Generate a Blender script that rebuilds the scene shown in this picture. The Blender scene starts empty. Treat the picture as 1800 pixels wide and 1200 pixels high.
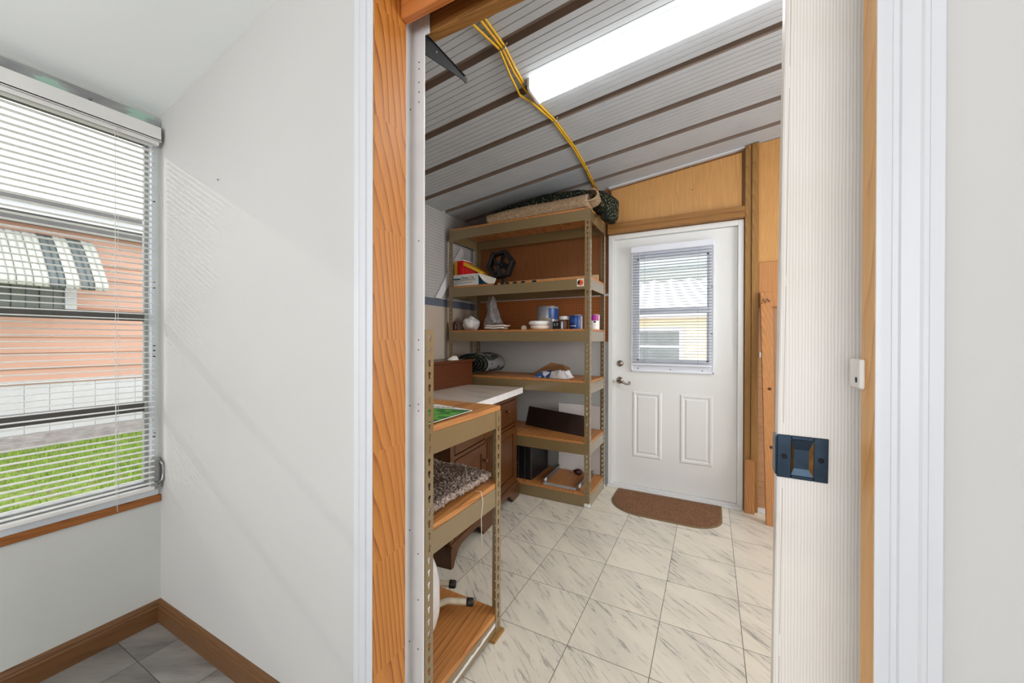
import bpy, bmesh, math, random
from mathutils import Vector, Matrix, noise
random.seed(7)
S = bpy.context.scene
COL = S.collection
PI = math.pi

# ------------------------------------------------------------------ camera
YAW, PITCH, ROLL, FPX = 0.48532, -0.003314, 0.002557, 664.73
fwd = Vector((-math.sin(YAW)*math.cos(PITCH), math.cos(YAW)*math.cos(PITCH), math.sin(PITCH)))
r0 = Vector((math.cos(YAW), math.sin(YAW), 0)); u0 = r0.cross(fwd)
rt = r0*math.cos(ROLL) + u0*math.sin(ROLL); up = -r0*math.sin(ROLL) + u0*math.cos(ROLL)
cam = bpy.data.cameras.new('camera'); camo = bpy.data.objects.new('camera', cam); COL.objects.link(camo)
cam.sensor_width = 36; cam.lens = FPX*36/1800; cam.clip_start = 0.02; cam.clip_end = 200
camo.matrix_world = Matrix(((rt.x, up.x, -fwd.x, 0), (rt.y, up.y, -fwd.y, 0), (rt.z, up.z, -fwd.z, 1.2), (0, 0, 0, 1)))
S.camera = camo

# ------------------------------------------------------------------ world, sun, added fill lights, exposure
W = bpy.data.worlds.new('sky'); S.world = W; W.use_nodes = True
nt = W.node_tree; nt.nodes.clear()
wo = nt.nodes.new('ShaderNodeOutputWorld'); bg = nt.nodes.new('ShaderNodeBackground')
tc = nt.nodes.new('ShaderNodeTexCoord'); nz = nt.nodes.new('ShaderNodeTexNoise'); cr = nt.nodes.new('ShaderNodeValToRGB')
nz.inputs['Scale'].default_value = 1.6
cr.color_ramp.elements[0].color = (0.80, 0.88, 1.0, 1); cr.color_ramp.elements[1].color = (1.0, 1.0, 1.0, 1)
nt.links.new(tc.outputs['Generated'], nz.inputs['Vector']); nt.links.new(nz.outputs['Fac'], cr.inputs['Fac'])
nt.links.new(cr.outputs['Color'], bg.inputs['Color']); nt.links.new(bg.outputs['Background'], wo.inputs['Surface'])
bg.inputs['Strength'].default_value = 3.8

def light(name, kind, loc, direction, energy, size=None, color=(1, 1, 1)):
    l = bpy.data.lights.new(name, kind); o = bpy.data.objects.new(name, l); COL.objects.link(o)
    o.location = loc; o.rotation_euler = Vector(direction).to_track_quat('-Z', 'Y').to_euler()
    l.energy = energy; l.color = color
    if size: l.shape = 'RECTANGLE'; l.size, l.size_y = size
    return o
sun = light('sun', 'SUN', (-6, -6, 8), (1.2, 1.0, -0.64), 0.8, color=(1, 0.95, 0.88)); sun.data.angle = math.radians(1.0)
light('rear_fill', 'AREA', (0.0, -2.52, 1.35), (0, 1, 1.0), 26, (3.0, 1.5))  # added fill at an invented opening behind the camera, tipped up towards the ceiling
light('shed_side_fill', 'AREA', (1.84, 2.0, 1.5), (-1, 0, -0.05), 34, (1.3, 1.1), (0.93, 0.97, 1.0))  # added fill at an invented opening in the unseen right wall of the shed
S.view_settings.view_transform = 'Standard'; S.view_settings.look = 'None'
S.view_settings.exposure = 0.0; S.view_settings.gamma = 1.0; S.view_settings.use_curve_mapping = False
try:
    S.cycles.use_denoising = True; S.cycles.max_bounces = 10; S.cycles.diffuse_bounces = 6
    S.cycles.transparent_max_bounces = 16; S.cycles.sample_clamp_indirect = 6.0
except Exception: pass

# ------------------------------------------------------------------ materials
def srgb(r, g, b):
    f = lambda c: (c/255/12.92) if c/255 <= 0.04045 else ((c/255+0.055)/1.055)**2.4
    return (f(r), f(g), f(b), 1)
def base(name, rough=0.5, metal=0.0, spec=None):
    m = bpy.data.materials.new(name); m.use_nodes = True; n = m.node_tree
    p = n.nodes['Principled BSDF']; p.inputs['Roughness'].default_value = rough; p.inputs['Metallic'].default_value = metal
    if spec is not None: p.inputs['Specular IOR Level'].default_value = spec
    return m, n, p
def nd(n, t, **kw):
    x = n.nodes.new(t)
    for k, v in kw.items():
        if k in x.inputs: x.inputs[k].default_value = v
        else: setattr(x, k, v)
    return x
def coords(n, scale=(1, 1, 1), rot=(0, 0, 0), loc=(0, 0, 0), kind='Object'):
    t = nd(n, 'ShaderNodeTexCoord'); mp = nd(n, 'ShaderNodeMapping')
    mp.inputs['Scale'].default_value = scale; mp.inputs['Rotation'].default_value = rot; mp.inputs['Location'].default_value = loc
    n.links.new(t.outputs[kind], mp.inputs['Vector']); return mp.outputs['Vector']
def ramp(n, fac, stops):
    r = nd(n, 'ShaderNodeValToRGB'); e = r.color_ramp.elements
    while len(e) < len(stops): e.new(0.5)
    for el, (pos, c) in zip(e, stops): el.position = pos; el.color = c
    n.links.new(fac, r.inputs['Fac']); return r.outputs['Color']
def dim(c, k): return (c[0]*k, c[1]*k, c[2]*k, 1)
def bump(n, p, h, strength=0.2, dist=0.002):
    b = nd(n, 'ShaderNodeBump'); b.inputs['Strength'].default_value = strength; b.inputs['Distance'].default_value = dist
    n.links.new(h, b.inputs['Height']); n.links.new(b.outputs['Normal'], p.inputs['Normal'])
def plain(name, c, rough=0.5, metal=0.0, var=0.06, scale=6.0, spec=None, bmp=0.0, bscale=200):
    m, n, p = base(name, rough, metal, spec)
    z = nd(n, 'ShaderNodeTexNoise'); z.inputs['Scale'].default_value = scale; z.inputs['Detail'].default_value = 3
    n.links.new(coords(n), z.inputs['Vector'])
    n.links.new(ramp(n, z.outputs['Fac'], [(0.3, dim(c, 1-var)), (0.7, dim(c, 1+var))]), p.inputs['Base Color'])
    if bmp:
        z2 = nd(n, 'ShaderNodeTexNoise'); z2.inputs['Scale'].default_value = bscale
        n.links.new(coords(n), z2.inputs['Vector']); bump(n, p, z2.outputs['Fac'], bmp)
    return m
def wood(name, axis, light_c, dark_c, rough=0.5, ring=14.0, stretch=0.08, distort=3.0, fine=0.25, blocks=None, off=(0, 0, 0), mod=0.12):
    """grain running along axis (0,1,2)"""
    m, n, p = base(name, rough)
    sc = [1, 1, 1]; sc[axis] = stretch
    v = coords(n, tuple(sc), loc=off)
    if blocks:                                   # finger joints: each block of the board comes from another tree
        t = nd(n, 'ShaderNodeTexCoord'); sx = nd(n, 'ShaderNodeSeparateXYZ'); n.links.new(t.outputs['Object'], sx.inputs[0])
        d = nd(n, 'ShaderNodeMath', operation='DIVIDE'); d.inputs[1].default_value = blocks; n.links.new(sx.outputs[axis], d.inputs[0])
        fl = nd(n, 'ShaderNodeMath', operation='FLOOR'); n.links.new(d.outputs[0], fl.inputs[0])
        wn = nd(n, 'ShaderNodeTexWhiteNoise', noise_dimensions='1D'); n.links.new(fl.outputs[0], wn.inputs['W'])
        mu = nd(n, 'ShaderNodeVectorMath', operation='SCALE'); mu.inputs['Scale'].default_value = 0.6
        n.links.new(wn.outputs['Color'], mu.inputs[0])
        ad = nd(n, 'ShaderNodeVectorMath', operation='ADD'); n.links.new(v, ad.inputs[0]); n.links.new(mu.outputs[0], ad.inputs[1]); v = ad.outputs[0]
    nzz = nd(n, 'ShaderNodeTexNoise'); nzz.inputs['Scale'].default_value = 5; nzz.inputs['Detail'].default_value = 2
    n.links.new(v, nzz.inputs['Vector'])
    ad2 = nd(n, 'ShaderNodeVectorMath', operation='MULTIPLY_ADD'); n.links.new(nzz.outputs['Color'], ad2.inputs[0])
    ad2.inputs[1].default_value = (0.03*distort,)*3; n.links.new(v, ad2.inputs[2])
    w = nd(n, 'ShaderNodeTexWave', wave_type='RINGS', rings_direction='SPHERICAL', wave_profile='SAW')
    w.inputs['Scale'].default_value = ring*2.4; w.inputs['Distortion'].default_value = 1.0; w.inputs['Detail'].default_value = 2
    n.links.new(ad2.outputs[0], w.inputs['Vector'])
    mid = tuple((light_c[i]*0.6+dark_c[i]*0.4) for i in range(3))+(1,)
    col = ramp(n, w.outputs['Fac'], [(0.0, light_c), (0.45, dim(light_c, 0.93)), (0.80, mid), (0.93, dark_c), (1.0, mid)])
    sm = [9, 9, 9]; sm[axis] = 0.8                # growth rings show more strongly in some places than in others
    nm = nd(n, 'ShaderNodeTexNoise'); nm.inputs['Scale'].default_value = 2.2; nm.inputs['Detail'].default_value = 2; n.links.new(coords(n, tuple(sm), loc=off), nm.inputs['Vector'])
    mm_ = nd(n, 'ShaderNodeMix', data_type='RGBA'); n.links.new(ramp(n, nm.outputs['Fac'], [(0.36, (mod, mod, mod, 1)), (0.60, (1, 1, 1, 1))]), mm_.inputs[0])
    mm_.inputs[6].default_value = tuple(light_c[i]*0.78+dark_c[i]*0.22 for i in range(3))+(1,); n.links.new(col, mm_.inputs[7]); col = mm_.outputs[2]
    sc2 = [60, 60, 60]; sc2[axis] = 2.5
    f = nd(n, 'ShaderNodeTexNoise'); f.inputs['Scale'].default_value = 3; f.inputs['Detail'].default_value = 4
    n.links.new(coords(n, tuple(sc2)), f.inputs['Vector'])
    mx = nd(n, 'ShaderNodeMix', data_type='RGBA', blend_type='MULTIPLY'); mx.inputs[0].default_value = 1.0
    n.links.new(col, mx.inputs[6]); n.links.new(ramp(n, f.outputs['Fac'], [(0.3, (1-fine,)*3+(1,)), (0.7, (1, 1, 1, 1))]), mx.inputs[7])
    n.links.new(mx.outputs[2], p.inputs['Base Color'])
    bump(n, p, f.outputs['Fac'], 0.15, 0.001)
    return m
def speckle(name, cols, scale=400, rough=0.95, bmp=0.6):
    m, n, p = base(name, rough, spec=0.1)
    v = nd(n, 'ShaderNodeTexVoronoi'); v.inputs['Scale'].default_value = scale; n.links.new(coords(n), v.inputs['Vector'])
    s = nd(n, 'ShaderNodeSeparateColor'); n.links.new(v.outputs['Color'], s.inputs[0])
    k = len(cols)
    n.links.new(ramp(n, s.outputs[0], [(i/(k-0.999), c) for i, c in enumerate(cols)]), p.inputs['Base Color'])
    bump(n, p, v.outputs['Distance'], bmp, 0.003)
    return m
def tiles(name, x0, y0, size, light_c, dark_c, vein_c, grout_c, ang, rough=0.3, vein=0.5, tvar=0.04):
    m, n, p = base(name, rough)
    t = nd(n, 'ShaderNodeTexCoord'); sx = nd(n, 'ShaderNodeSeparateXYZ'); n.links.new(t.outputs['Object'], sx.inputs[0])
    lines = []; cells = []
    for i, o in ((0, x0), (1, y0)):
        a = nd(n, 'ShaderNodeMath', operation='SUBTRACT'); a.inputs[1].default_value = o; n.links.new(sx.outputs[i], a.inputs[0])
        d = nd(n, 'ShaderNodeMath', operation='DIVIDE'); d.inputs[1].default_value = size; n.links.new(a.outputs[0], d.inputs[0])
        pp = nd(n, 'ShaderNodeMath', operation='PINGPONG'); pp.inputs[1].default_value = 0.5; n.links.new(d.outputs[0], pp.inputs[0])
        lt = nd(n, 'ShaderNodeMath', operation='LESS_THAN'); lt.inputs[1].default_value = 0.0042; n.links.new(pp.outputs[0], lt.inputs[0])
        fl = nd(n, 'ShaderNodeMath', operation='FLOOR'); n.links.new(d.outputs[0], fl.inputs[0])
        lines.append(lt.outputs[0]); cells.append(fl.outputs[0])
    mxl = nd(n, 'ShaderNodeMath', operation='MAXIMUM'); n.links.new(lines[0], mxl.inputs[0]); n.links.new(lines[1], mxl.inputs[1])
    cb = nd(n, 'ShaderNodeCombineXYZ'); n.links.new(cells[0], cb.inputs[0]); n.links.new(cells[1], cb.inputs[1])
    wn = nd(n, 'ShaderNodeTexWhiteNoise', noise_dimensions='3D'); n.links.new(cb.outputs[0], wn.inputs['Vector'])
    rot = nd(n, 'ShaderNodeMapping'); rot.inputs['Rotation'].default_value = (0, 0, ang); n.links.new(t.outputs['Object'], rot.inputs['Vector'])
    ad = nd(n, 'ShaderNodeVectorMath', operation='ADD'); n.links.new(rot.outputs[0], ad.inputs[0]); n.links.new(wn.outputs['Color'], ad.inputs[1])
    st = nd(n, 'ShaderNodeMapping'); st.inputs['Scale'].default_value = (7.0, 58, 1); n.links.new(ad.outputs[0], st.inputs['Vector'])
    z = nd(n, 'ShaderNodeTexNoise'); z.inputs['Scale'].default_value = 1.0; z.inputs['Detail'].default_value = 8; z.inputs['Roughness'].default_value = 0.68
    z.inputs['Distortion'].default_value = 0.6
    n.links.new(st.outputs[0], z.inputs['Vector'])
    st2 = nd(n, 'ShaderNodeMapping'); st2.inputs['Scale'].default_value = (1.5, 5, 1); n.links.new(ad.outputs[0], st2.inputs['Vector'])
    z2 = nd(n, 'ShaderNodeTexNoise'); z2.inputs['Scale'].default_value = 1.5; z2.inputs['Detail'].default_value = 5; n.links.new(st2.outputs[0], z2.inputs['Vector'])
    cbase = ramp(n, z2.outputs['Fac'], [(0.35, dark_c), (0.6, light_c)])
    tm = nd(n, 'ShaderNodeMix', data_type='RGBA', blend_type='MULTIPLY'); tm.inputs[0].default_value = 1.0; n.links.new(cbase, tm.inputs[6])
    sw = nd(n, 'ShaderNodeSeparateColor'); n.links.new(wn.outputs['Color'], sw.inputs[0])
    n.links.new(ramp(n, sw.outputs[0], [(0.0, (1-tvar,)*3+(1,)), (1.0, (1, 1, 1, 1))]), tm.inputs[7]); cbase = tm.outputs[2]
    vf = ramp(n, z.outputs['Fac'], [(0.545, (0, 0, 0, 1)), (0.60, (vein*0.55,)*3+(1,)), (0.74, (vein,)*3+(1,))])
    vz = nd(n, 'ShaderNodeMath', operation='MULTIPLY'); n.links.new(vf, vz.inputs[0])
    n.links.new(ramp(n, z2.outputs['Fac'], [(0.38, (1, 1, 1, 1)), (0.62, (0.25, 0.25, 0.25, 1))]), vz.inputs[1])
    m1 = nd(n, 'ShaderNodeMix', data_type='RGBA'); n.links.new(vz.outputs[0], m1.inputs[0]); n.links.new(cbase, m1.inputs[6]); m1.inputs[7].default_value = vein_c
    m2 = nd(n, 'ShaderNodeMix', data_type='RGBA'); n.links.new(mxl.outputs[0], m2.inputs[0]); n.links.new(m1.outputs[2], m2.inputs[6]); m2.inputs[7].default_value = grout_c
    n.links.new(m2.outputs[2], p.inputs['Base Color'])
    inv = nd(n, 'ShaderNodeMath', operation='SUBTRACT'); inv.inputs[0].default_value = 1.0; n.links.new(mxl.outputs[0], inv.inputs[1])
    bump(n, p, inv.outputs[0], 0.3, 0.002)
    return m
def pegs(name, axes, pitch, c, hole, rough=0.6):
    """perforated hardboard: round dark holes on a square grid over the two given axes"""
    m, n, p = base(name, rough)
    t = nd(n, 'ShaderNodeTexCoord'); sx = nd(n, 'ShaderNodeSeparateXYZ'); n.links.new(t.outputs['Object'], sx.inputs[0])
    sq = []
    for a in axes:
        d = nd(n, 'ShaderNodeMath', operation='DIVIDE'); d.inputs[1].default_value = pitch; n.links.new(sx.outputs[a], d.inputs[0])
        f = nd(n, 'ShaderNodeMath', operation='PINGPONG'); f.inputs[1].default_value = 0.5; n.links.new(d.outputs[0], f.inputs[0])
        s = nd(n, 'ShaderNodeMath', operation='POWER'); s.inputs[1].default_value = 2; n.links.new(f.outputs[0], s.inputs[0]); sq.append(s.outputs[0])
    ad = nd(n, 'ShaderNodeMath', operation='ADD'); n.links.new(sq[0], ad.inputs[0]); n.links.new(sq[1], ad.inputs[1])
    lt = nd(n, 'ShaderNodeMath', operation='LESS_THAN'); lt.inputs[1].default_value = 0.021; n.links.new(ad.outputs[0], lt.inputs[0])
    z = nd(n, 'ShaderNodeTexNoise'); z.inputs['Scale'].default_value = 4; n.links.new(coords(n), z.inputs['Vector'])
    cc = ramp(n, z.outputs['Fac'], [(0.3, dim(c, 0.92)), (0.7, dim(c, 1.06))])
    mx = nd(n, 'ShaderNodeMix', data_type='RGBA'); n.links.new(lt.outputs[0], mx.inputs[0]); n.links.new(cc, mx.inputs[6]); mx.inputs[7].default_value = hole
    n.links.new(mx.outputs[2], p.inputs['Base Color'])
    return m

MAT = dict(
 wall_white=plain('wall_white', srgb(205, 202, 198), 0.75, var=0.025, scale=1.5, bmp=0.05, bscale=60),
 wall_grey=plain('wall_grey', srgb(206, 207, 201), 0.75, var=0.03, scale=2, bmp=0.05, bscale=60),
 ceil_white=plain('ceiling_white', srgb(246, 248, 246), 0.85, var=0.015, scale=1.2),
 trim_white=plain('trim_white', srgb(216, 216, 218), 0.4, var=0.015),
 floor_shed=tiles('marble_tile', -0.192, 1.416, 0.3065, srgb(226, 219, 202), srgb(208, 202, 188), srgb(94, 90, 88), srgb(92, 86, 76), 0.68, 0.28, 1.0),
 floor_room=tiles('slate_tile', -1.884, 0.593, 0.3, srgb(176, 171, 164), srgb(128, 124, 120), srgb(96, 92, 92), srgb(66, 62, 60), -0.55, 0.35, 0.7, tvar=0.35),
 base_wood=wood('baseboard_oak', 1, srgb(126, 86, 50), srgb(96, 62, 35), 0.42, ring=8, fine=0.2),
 base_wood_x=wood('baseboard_oak_x', 0, srgb(126, 86, 50), srgb(96, 62, 35), 0.42, ring=8, fine=0.2),
 sill_wood=wood('sill_wood', 1, srgb(172, 104, 44), srgb(132, 76, 28), 0.4, ring=10),
 pine=wood('pine_jamb', 2, srgb(206, 134, 58), srgb(134, 64, 14), 0.45, ring=13, stretch=0.11, distort=2.2, fine=0.14, blocks=0.30, mod=0.5),
 pine_edge=wood('pine_edge', 2, srgb(240, 184, 108), srgb(212, 144, 70), 0.45, ring=10, stretch=0.1, fine=0.15),
 pine_x=wood('pine_header', 0, srgb(208, 128, 64), srgb(168, 88, 36), 0.45, ring=9, fine=0.15),
 treated=wood('treated_lumber', 2, srgb(170, 124, 62), srgb(126, 88, 40), 0.6, ring=16, fine=0.3),
 treated_x=wood('treated_lumber_x', 0, srgb(170, 118, 56), srgb(120, 80, 34), 0.6, ring=16, fine=0.3),
 plywood=wood('plywood', 2, srgb(212, 158, 92), srgb(200, 144, 80), 0.55, ring=4, stretch=0.12, distort=5, fine=0.22),
 ply_brown=wood('brown_panel', 2, srgb(146, 90, 44), srgb(132, 78, 36), 0.5, ring=4, stretch=0.12, distort=5, fine=0.25),
 stud=wood('fir_stud', 2, srgb(202, 142, 84), srgb(160, 98, 48), 0.55, ring=12, stretch=0.12, fine=0.2),
 osb=wood('sheathing', 0, srgb(196, 150, 108), srgb(158, 112, 74), 0.7, ring=24, fine=0.35),
 plank=wood('shelf_plank', 1, srgb(206, 140, 78), srgb(140, 80, 38), 0.5, ring=6, stretch=0.13, distort=7, fine=0.22),
 plank_y=wood('shelf_plank_y', 1, srgb(206, 140, 76), srgb(140, 80, 36), 0.5, ring=6, stretch=0.13, distort=7, fine=0.22, off=(0.25, 0.0, 0.03)),
 cherry=wood('cherry_cabinet', 2, srgb(98, 58, 24), srgb(52, 26, 8), 0.32, ring=10, fine=0.25),
 cherry_y=wood('cherry_top', 1, srgb(104, 54, 28), srgb(74, 35, 16), 0.32, ring=10, fine=0.25),
 olive=plain('olive_steel', srgb(124, 104, 68), 0.34, var=0.04, spec=0.6),
 metal_white=plain('white_metal', srgb(218, 218, 217), 0.35, var=0.04, scale=9),
 alu=plain('aluminium', srgb(214, 220, 224), 0.4, 0.1, var=0.06, scale=14),
 alu_dark=plain('dark_rail', srgb(92, 90, 88), 0.45, 0.3, var=0.08),
 galv=plain('galvanised', srgb(168, 170, 168), 0.5, 0.2, var=0.12, scale=25),
 steel=plain('steel', srgb(160, 160, 158), 0.28, 0.9, var=0.05),
 nickel=plain('nickel', srgb(150, 140, 128), 0.22, 1.0, var=0.05),
 blind=plain('blind_slat', srgb(232, 230, 226), 0.5, var=0.02),
 blind_backlit=plain('door_blind_backlit_grey', srgb(168, 172, 178), 0.45, var=0.02),  # white slats seen against the light: their shade is put into this grey
 door_white=plain('door_white', srgb(224, 225, 222), 0.42, var=0.012),
 insert=plain('window_insert_white', srgb(222, 226, 234), 0.35, var=0.02),
 pan=plain('roof_pan', srgb(178, 182, 185), 0.42, 0.0, var=0.05, scale=5),
 pan_seam=plain('roof_pan_seam', srgb(128, 112, 100), 0.5, var=0.08, scale=8),
 pegboard=pegs('pegboard_grey', (1, 2), 0.0254, srgb(178, 176, 172), srgb(70, 66, 62)),
 pegboard_brown=pegs('pegboard_brown', (0, 2), 0.0254, srgb(168, 98, 44), srgb(84, 42, 16)),
 beige=plain('beige_panel', srgb(186, 172, 156), 0.6, var=0.03),
 grey_wall=plain('grey_wall', srgb(192, 192, 188), 0.7, var=0.03),
 slate_blue=plain('blue_grey_strip', srgb(96, 104, 116), 0.6),
 cable=plain('yellow_cable', srgb(222, 172, 24), 0.4, var=0.08, scale=20),
 black_metal=plain('black_metal', srgb(24, 24, 27), 0.6, 0.0, spec=0.3),
 black=plain('black_plastic', srgb(22, 22, 24), 0.4),
 fan_black=plain('fan_black', srgb(10, 10, 11), 0.5),
 pull=plain('blue_black_pull', srgb(44, 58, 72), 0.32, 0.7, var=0.2, scale=40),
 pull_wear=plain('worn_brass', srgb(120, 84, 36), 0.35, 0.7, var=0.3, scale=60),
 marble=tiles('counter_marble', 50.0, 50.0, 400.0, srgb(222, 214, 202), srgb(206, 196, 182), srgb(170, 160, 150), srgb(200, 190, 180), 0.5, 0.22, 0.4),
 marble_edge=plain('counter_edge', srgb(232, 230, 228), 0.4, var=0.05, scale=18),
 doormat=speckle('doormat_pile', [srgb(96, 66, 46), srgb(138, 102, 76), srgb(112, 80, 58), srgb(160, 124, 96)], 260),
 mat_edge=plain('mat_binding', srgb(128, 102, 74), 0.8),
 shag=speckle('shag_pile', [srgb(86, 70, 62), srgb(190, 170, 156), srgb(128, 108, 96), srgb(214, 198, 186)], 300),
 tan_rug=speckle('tan_pile', [srgb(138, 110, 84), srgb(182, 156, 124), srgb(116, 90, 70), srgb(206, 184, 154)], 240),
 green_rug=speckle('green_pile', [srgb(26, 32, 29), srgb(42, 47, 40), srgb(20, 25, 25), srgb(34, 40, 36), srgb(24, 29, 28), srgb(40, 44, 38), srgb(30, 36, 33), srgb(158, 150, 104)], 170),
 bag_white=plain('white_film', srgb(222, 220, 218), 0.25, var=0.08, scale=20),
 bag_grey=plain('grey_film', srgb(146, 141, 140), 0.22, var=0.25, scale=25),
 print_dark=plain('dark_print', srgb(52, 62, 52), 0.5),
 print_green=plain('green_print', srgb(30, 62, 34), 0.5),
 card_white=plain('white_carton', srgb(222, 222, 218), 0.5),
 card_red=plain('red_carton', srgb(204, 16, 22), 0.4),
 card_yellow=plain('yellow_carton', srgb(222, 168, 34), 0.45),
 card_blue=plain('blue_carton', srgb(20, 92, 128), 0.45),
 blue=plain('blue_label', srgb(18, 76, 148), 0.35, var=0.25, scale=30),
 navy=plain('navy_label', srgb(14, 52, 116), 0.35, var=0.3, scale=25),
 magenta=plain('magenta_label', srgb(166, 24, 140), 0.4),
 silver=plain('silver_label', srgb(178, 182, 192), 0.3, 0.4, var=0.08),
 white_plastic=plain('white_plastic', srgb(232, 230, 226), 0.4, var=0.03),
 cream_plastic=plain('cream_plastic', srgb(222, 206, 190), 0.4),
 brown_glass=plain('brown_contents', srgb(112, 78, 52), 0.3),
 cream_tube=plain('cream_tube', srgb(206, 194, 170), 0.35, var=0.1, scale=30),
 brown_paper=plain('brown_paper', srgb(156, 112, 72), 0.8),
 smoked=plain('smoked_panel', srgb(56, 42, 36), 0.18, var=0.2, scale=3),
 dark_red=plain('dark_red', srgb(56, 16, 18), 0.4),
 paper=plain('paper', srgb(222, 216, 204), 0.7),
 stick=wood('light_stick', 0, srgb(222, 190, 146), srgb(200, 164, 118), 0.6, ring=8),
 orange=plain('orange_print', srgb(226, 84, 24), 0.4),
 siding=plain('peach_siding', srgb(186, 143, 121), 0.6, var=0.04, scale=2),
 ground_pale=plain('pale_ground', srgb(226, 224, 220), 0.7),
 skirt=plain('white_skirting', srgb(188, 186, 186), 0.6, var=0.05, scale=3),
 eave=plain('dark_eave', srgb(84, 80, 78), 0.6, var=0.1),
 cream_siding=plain('cream_siding', srgb(228, 206, 172), 0.6, var=0.04),
 awning=plain('awning_white', srgb(172, 171, 160), 0.5, var=0.1, scale=5),
 awning_dark=plain('awning_dark', srgb(82, 88, 86), 0.5, var=0.06),
 far_glass=plain('far_window_glass', srgb(110, 114, 112), 0.15, var=0.15, scale=3),
 concrete=plain('concrete', srgb(132, 124, 119), 0.85, var=0.25, scale=9),
 lawn=speckle('lawn_ground', [srgb(84, 106, 40), srgb(112, 132, 56), srgb(98, 90, 60), srgb(120, 142, 62)], 30, bmp=0.4),
 grass=plain('grass_blades', srgb(128, 156, 52), 0.7, var=0.35, scale=9),
 hole=plain('screw_dark', srgb(58, 54, 50), 0.6),
 tile_back=plain('wall_shadow_gap', srgb(70, 62, 56), 0.8),
 wire=plain('thread', srgb(226, 216, 196), 0.6),
 knot=plain('wood_knot', srgb(92, 46, 20), 0.6),
)
_p = MAT['olive'].node_tree.nodes['Principled BSDF']; _p.inputs['Coat Weight'].default_value = 1.0; _p.inputs['Coat Roughness'].default_value = 0.12
# white-washed pine of the sliding door
def whitewash():
    m, n, p = base('whitewashed_pine', 0.45)
    w = nd(n, 'ShaderNodeTexWave', wave_type='BANDS', bands_direction='X'); w.inputs['Scale'].default_value = 68
    w.inputs['Distortion'].default_value = 2.0; w.inputs['Detail'].default_value = 2; w.inputs['Detail Scale'].default_value = 1.2
    n.links.new(coords(n, (1, 1, 0.10)), w.inputs['Vector'])
    c = ramp(n, w.outputs['Fac'], [(0.0, srgb(226, 219, 210)), (0.5, srgb(234, 229, 222)), (1.0, srgb(238, 234, 228))])
    z = nd(n, 'ShaderNodeTexNoise'); z.inputs['Scale'].default_value = 4; n.links.new(coords(n), z.inputs['Vector'])
    mx = nd(n, 'ShaderNodeMix', data_type='RGBA', blend_type='MULTIPLY'); mx.inputs[0].default_value = 1
    n.links.new(c, mx.inputs[6]); n.links.new(ramp(n, z.outputs['Fac'], [(0.3, (0.95, 0.93, 0.9, 1)), (0.6, (1, 1, 1, 1))]), mx.inputs[7])
    n.links.new(mx.outputs[2], p.inputs['Base Color']); bump(n, p, w.outputs['Fac'], 0.25, 0.001)
    return m
MAT['whitewash'] = whitewash()
def glass():
    m = bpy.data.materials.new('window_glass'); m.use_nodes = True; n = m.node_tree; n.nodes.clear()
    o = nd(n, 'ShaderNodeOutputMaterial'); t = nd(n, 'ShaderNodeBsdfTransparent'); g = nd(n, 'ShaderNodeBsdfGlossy'); g.inputs['Roughness'].default_value = 0.02
    z = nd(n, 'ShaderNodeTexNoise'); z.inputs['Scale'].default_value = 2; n.links.new(coords(n), z.inputs['Vector'])
    n.links.new(ramp(n, z.outputs['Fac'], [(0.3, (0.95, 0.97, 0.97, 1)), (0.7, (0.99, 0.99, 0.99, 1))]), t.inputs['Color'])
    f = nd(n, 'ShaderNodeFresnel'); f.inputs['IOR'].default_value = 1.25
    mx = nd(n, 'ShaderNodeMixShader'); n.links.new(f.outputs[0], mx.inputs[0]); n.links.new(t.outputs[0], mx.inputs[1]); n.links.new(g.outputs[0], mx.inputs[2])
    n.links.new(mx.outputs[0], o.inputs['Surface']); return m
MAT['glass'] = glass()
def emit(name, c, s):
    m, n, p = base(name, 0.4); p.inputs['Base Color'].default_value = c
    z = nd(n, 'ShaderNodeTexNoise'); z.inputs['Scale'].default_value = 3; n.links.new(coords(n), z.inputs['Vector'])
    n.links.new(ramp(n, z.outputs['Fac'], [(0.2, dim(c, 0.97)), (0.8, c)]), p.inputs['Emission Color']); p.inputs['Emission Strength'].default_value = s
    return m
def translucent(name, c):
    m = bpy.data.materials.new(name); m.use_nodes = True; n = m.node_tree; n.nodes.clear()
    o = nd(n, 'ShaderNodeOutputMaterial'); d = nd(n, 'ShaderNodeBsdfDiffuse'); t = nd(n, 'ShaderNodeBsdfTranslucent'); mx = nd(n, 'ShaderNodeMixShader'); mx.inputs[0].default_value = 0.6
    z = nd(n, 'ShaderNodeTexNoise'); z.inputs['Scale'].default_value = 5; n.links.new(coords(n), z.inputs['Vector']); cc = ramp(n, z.outputs['Fac'], [(0.3, dim(c, 0.94)), (0.7, c)])
    n.links.new(cc, d.inputs['Color']); n.links.new(cc, t.inputs['Color']); n.links.new(d.outputs[0], mx.inputs[1]); n.links.new(t.outputs[0], mx.inputs[2]); n.links.new(mx.outputs[0], o.inputs['Surface']); return m
MAT['fibreglass'] = translucent('fibreglass', srgb(222, 226, 224))
MAT['lens'] = emit('lit_diffuser', (0.96, 0.99, 1.0, 1), 18.0); MAT['lens_side'] = emit('lit_diffuser_edge', (0.96, 0.99, 1.0, 1), 5.0)
def greenpatch():
    m, n, p = base('galvanised_with_green_paint', 0.5, 0.2)
    z = nd(n, 'ShaderNodeTexNoise'); z.inputs['Scale'].default_value = 7; z.inputs['Detail'].default_value = 4
    n.links.new(coords(n, (1, 1, 3)), z.inputs['Vector'])
    n.links.new(ramp(n, z.outputs['Fac'], [(0.40, srgb(150, 150, 150)), (0.56, srgb(172, 174, 172)), (0.6, srgb(176, 208, 192)), (0.8, srgb(184, 214, 198))]), p.inputs['Base Color'])
    return m
MAT['greenpatch'] = greenpatch()
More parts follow.
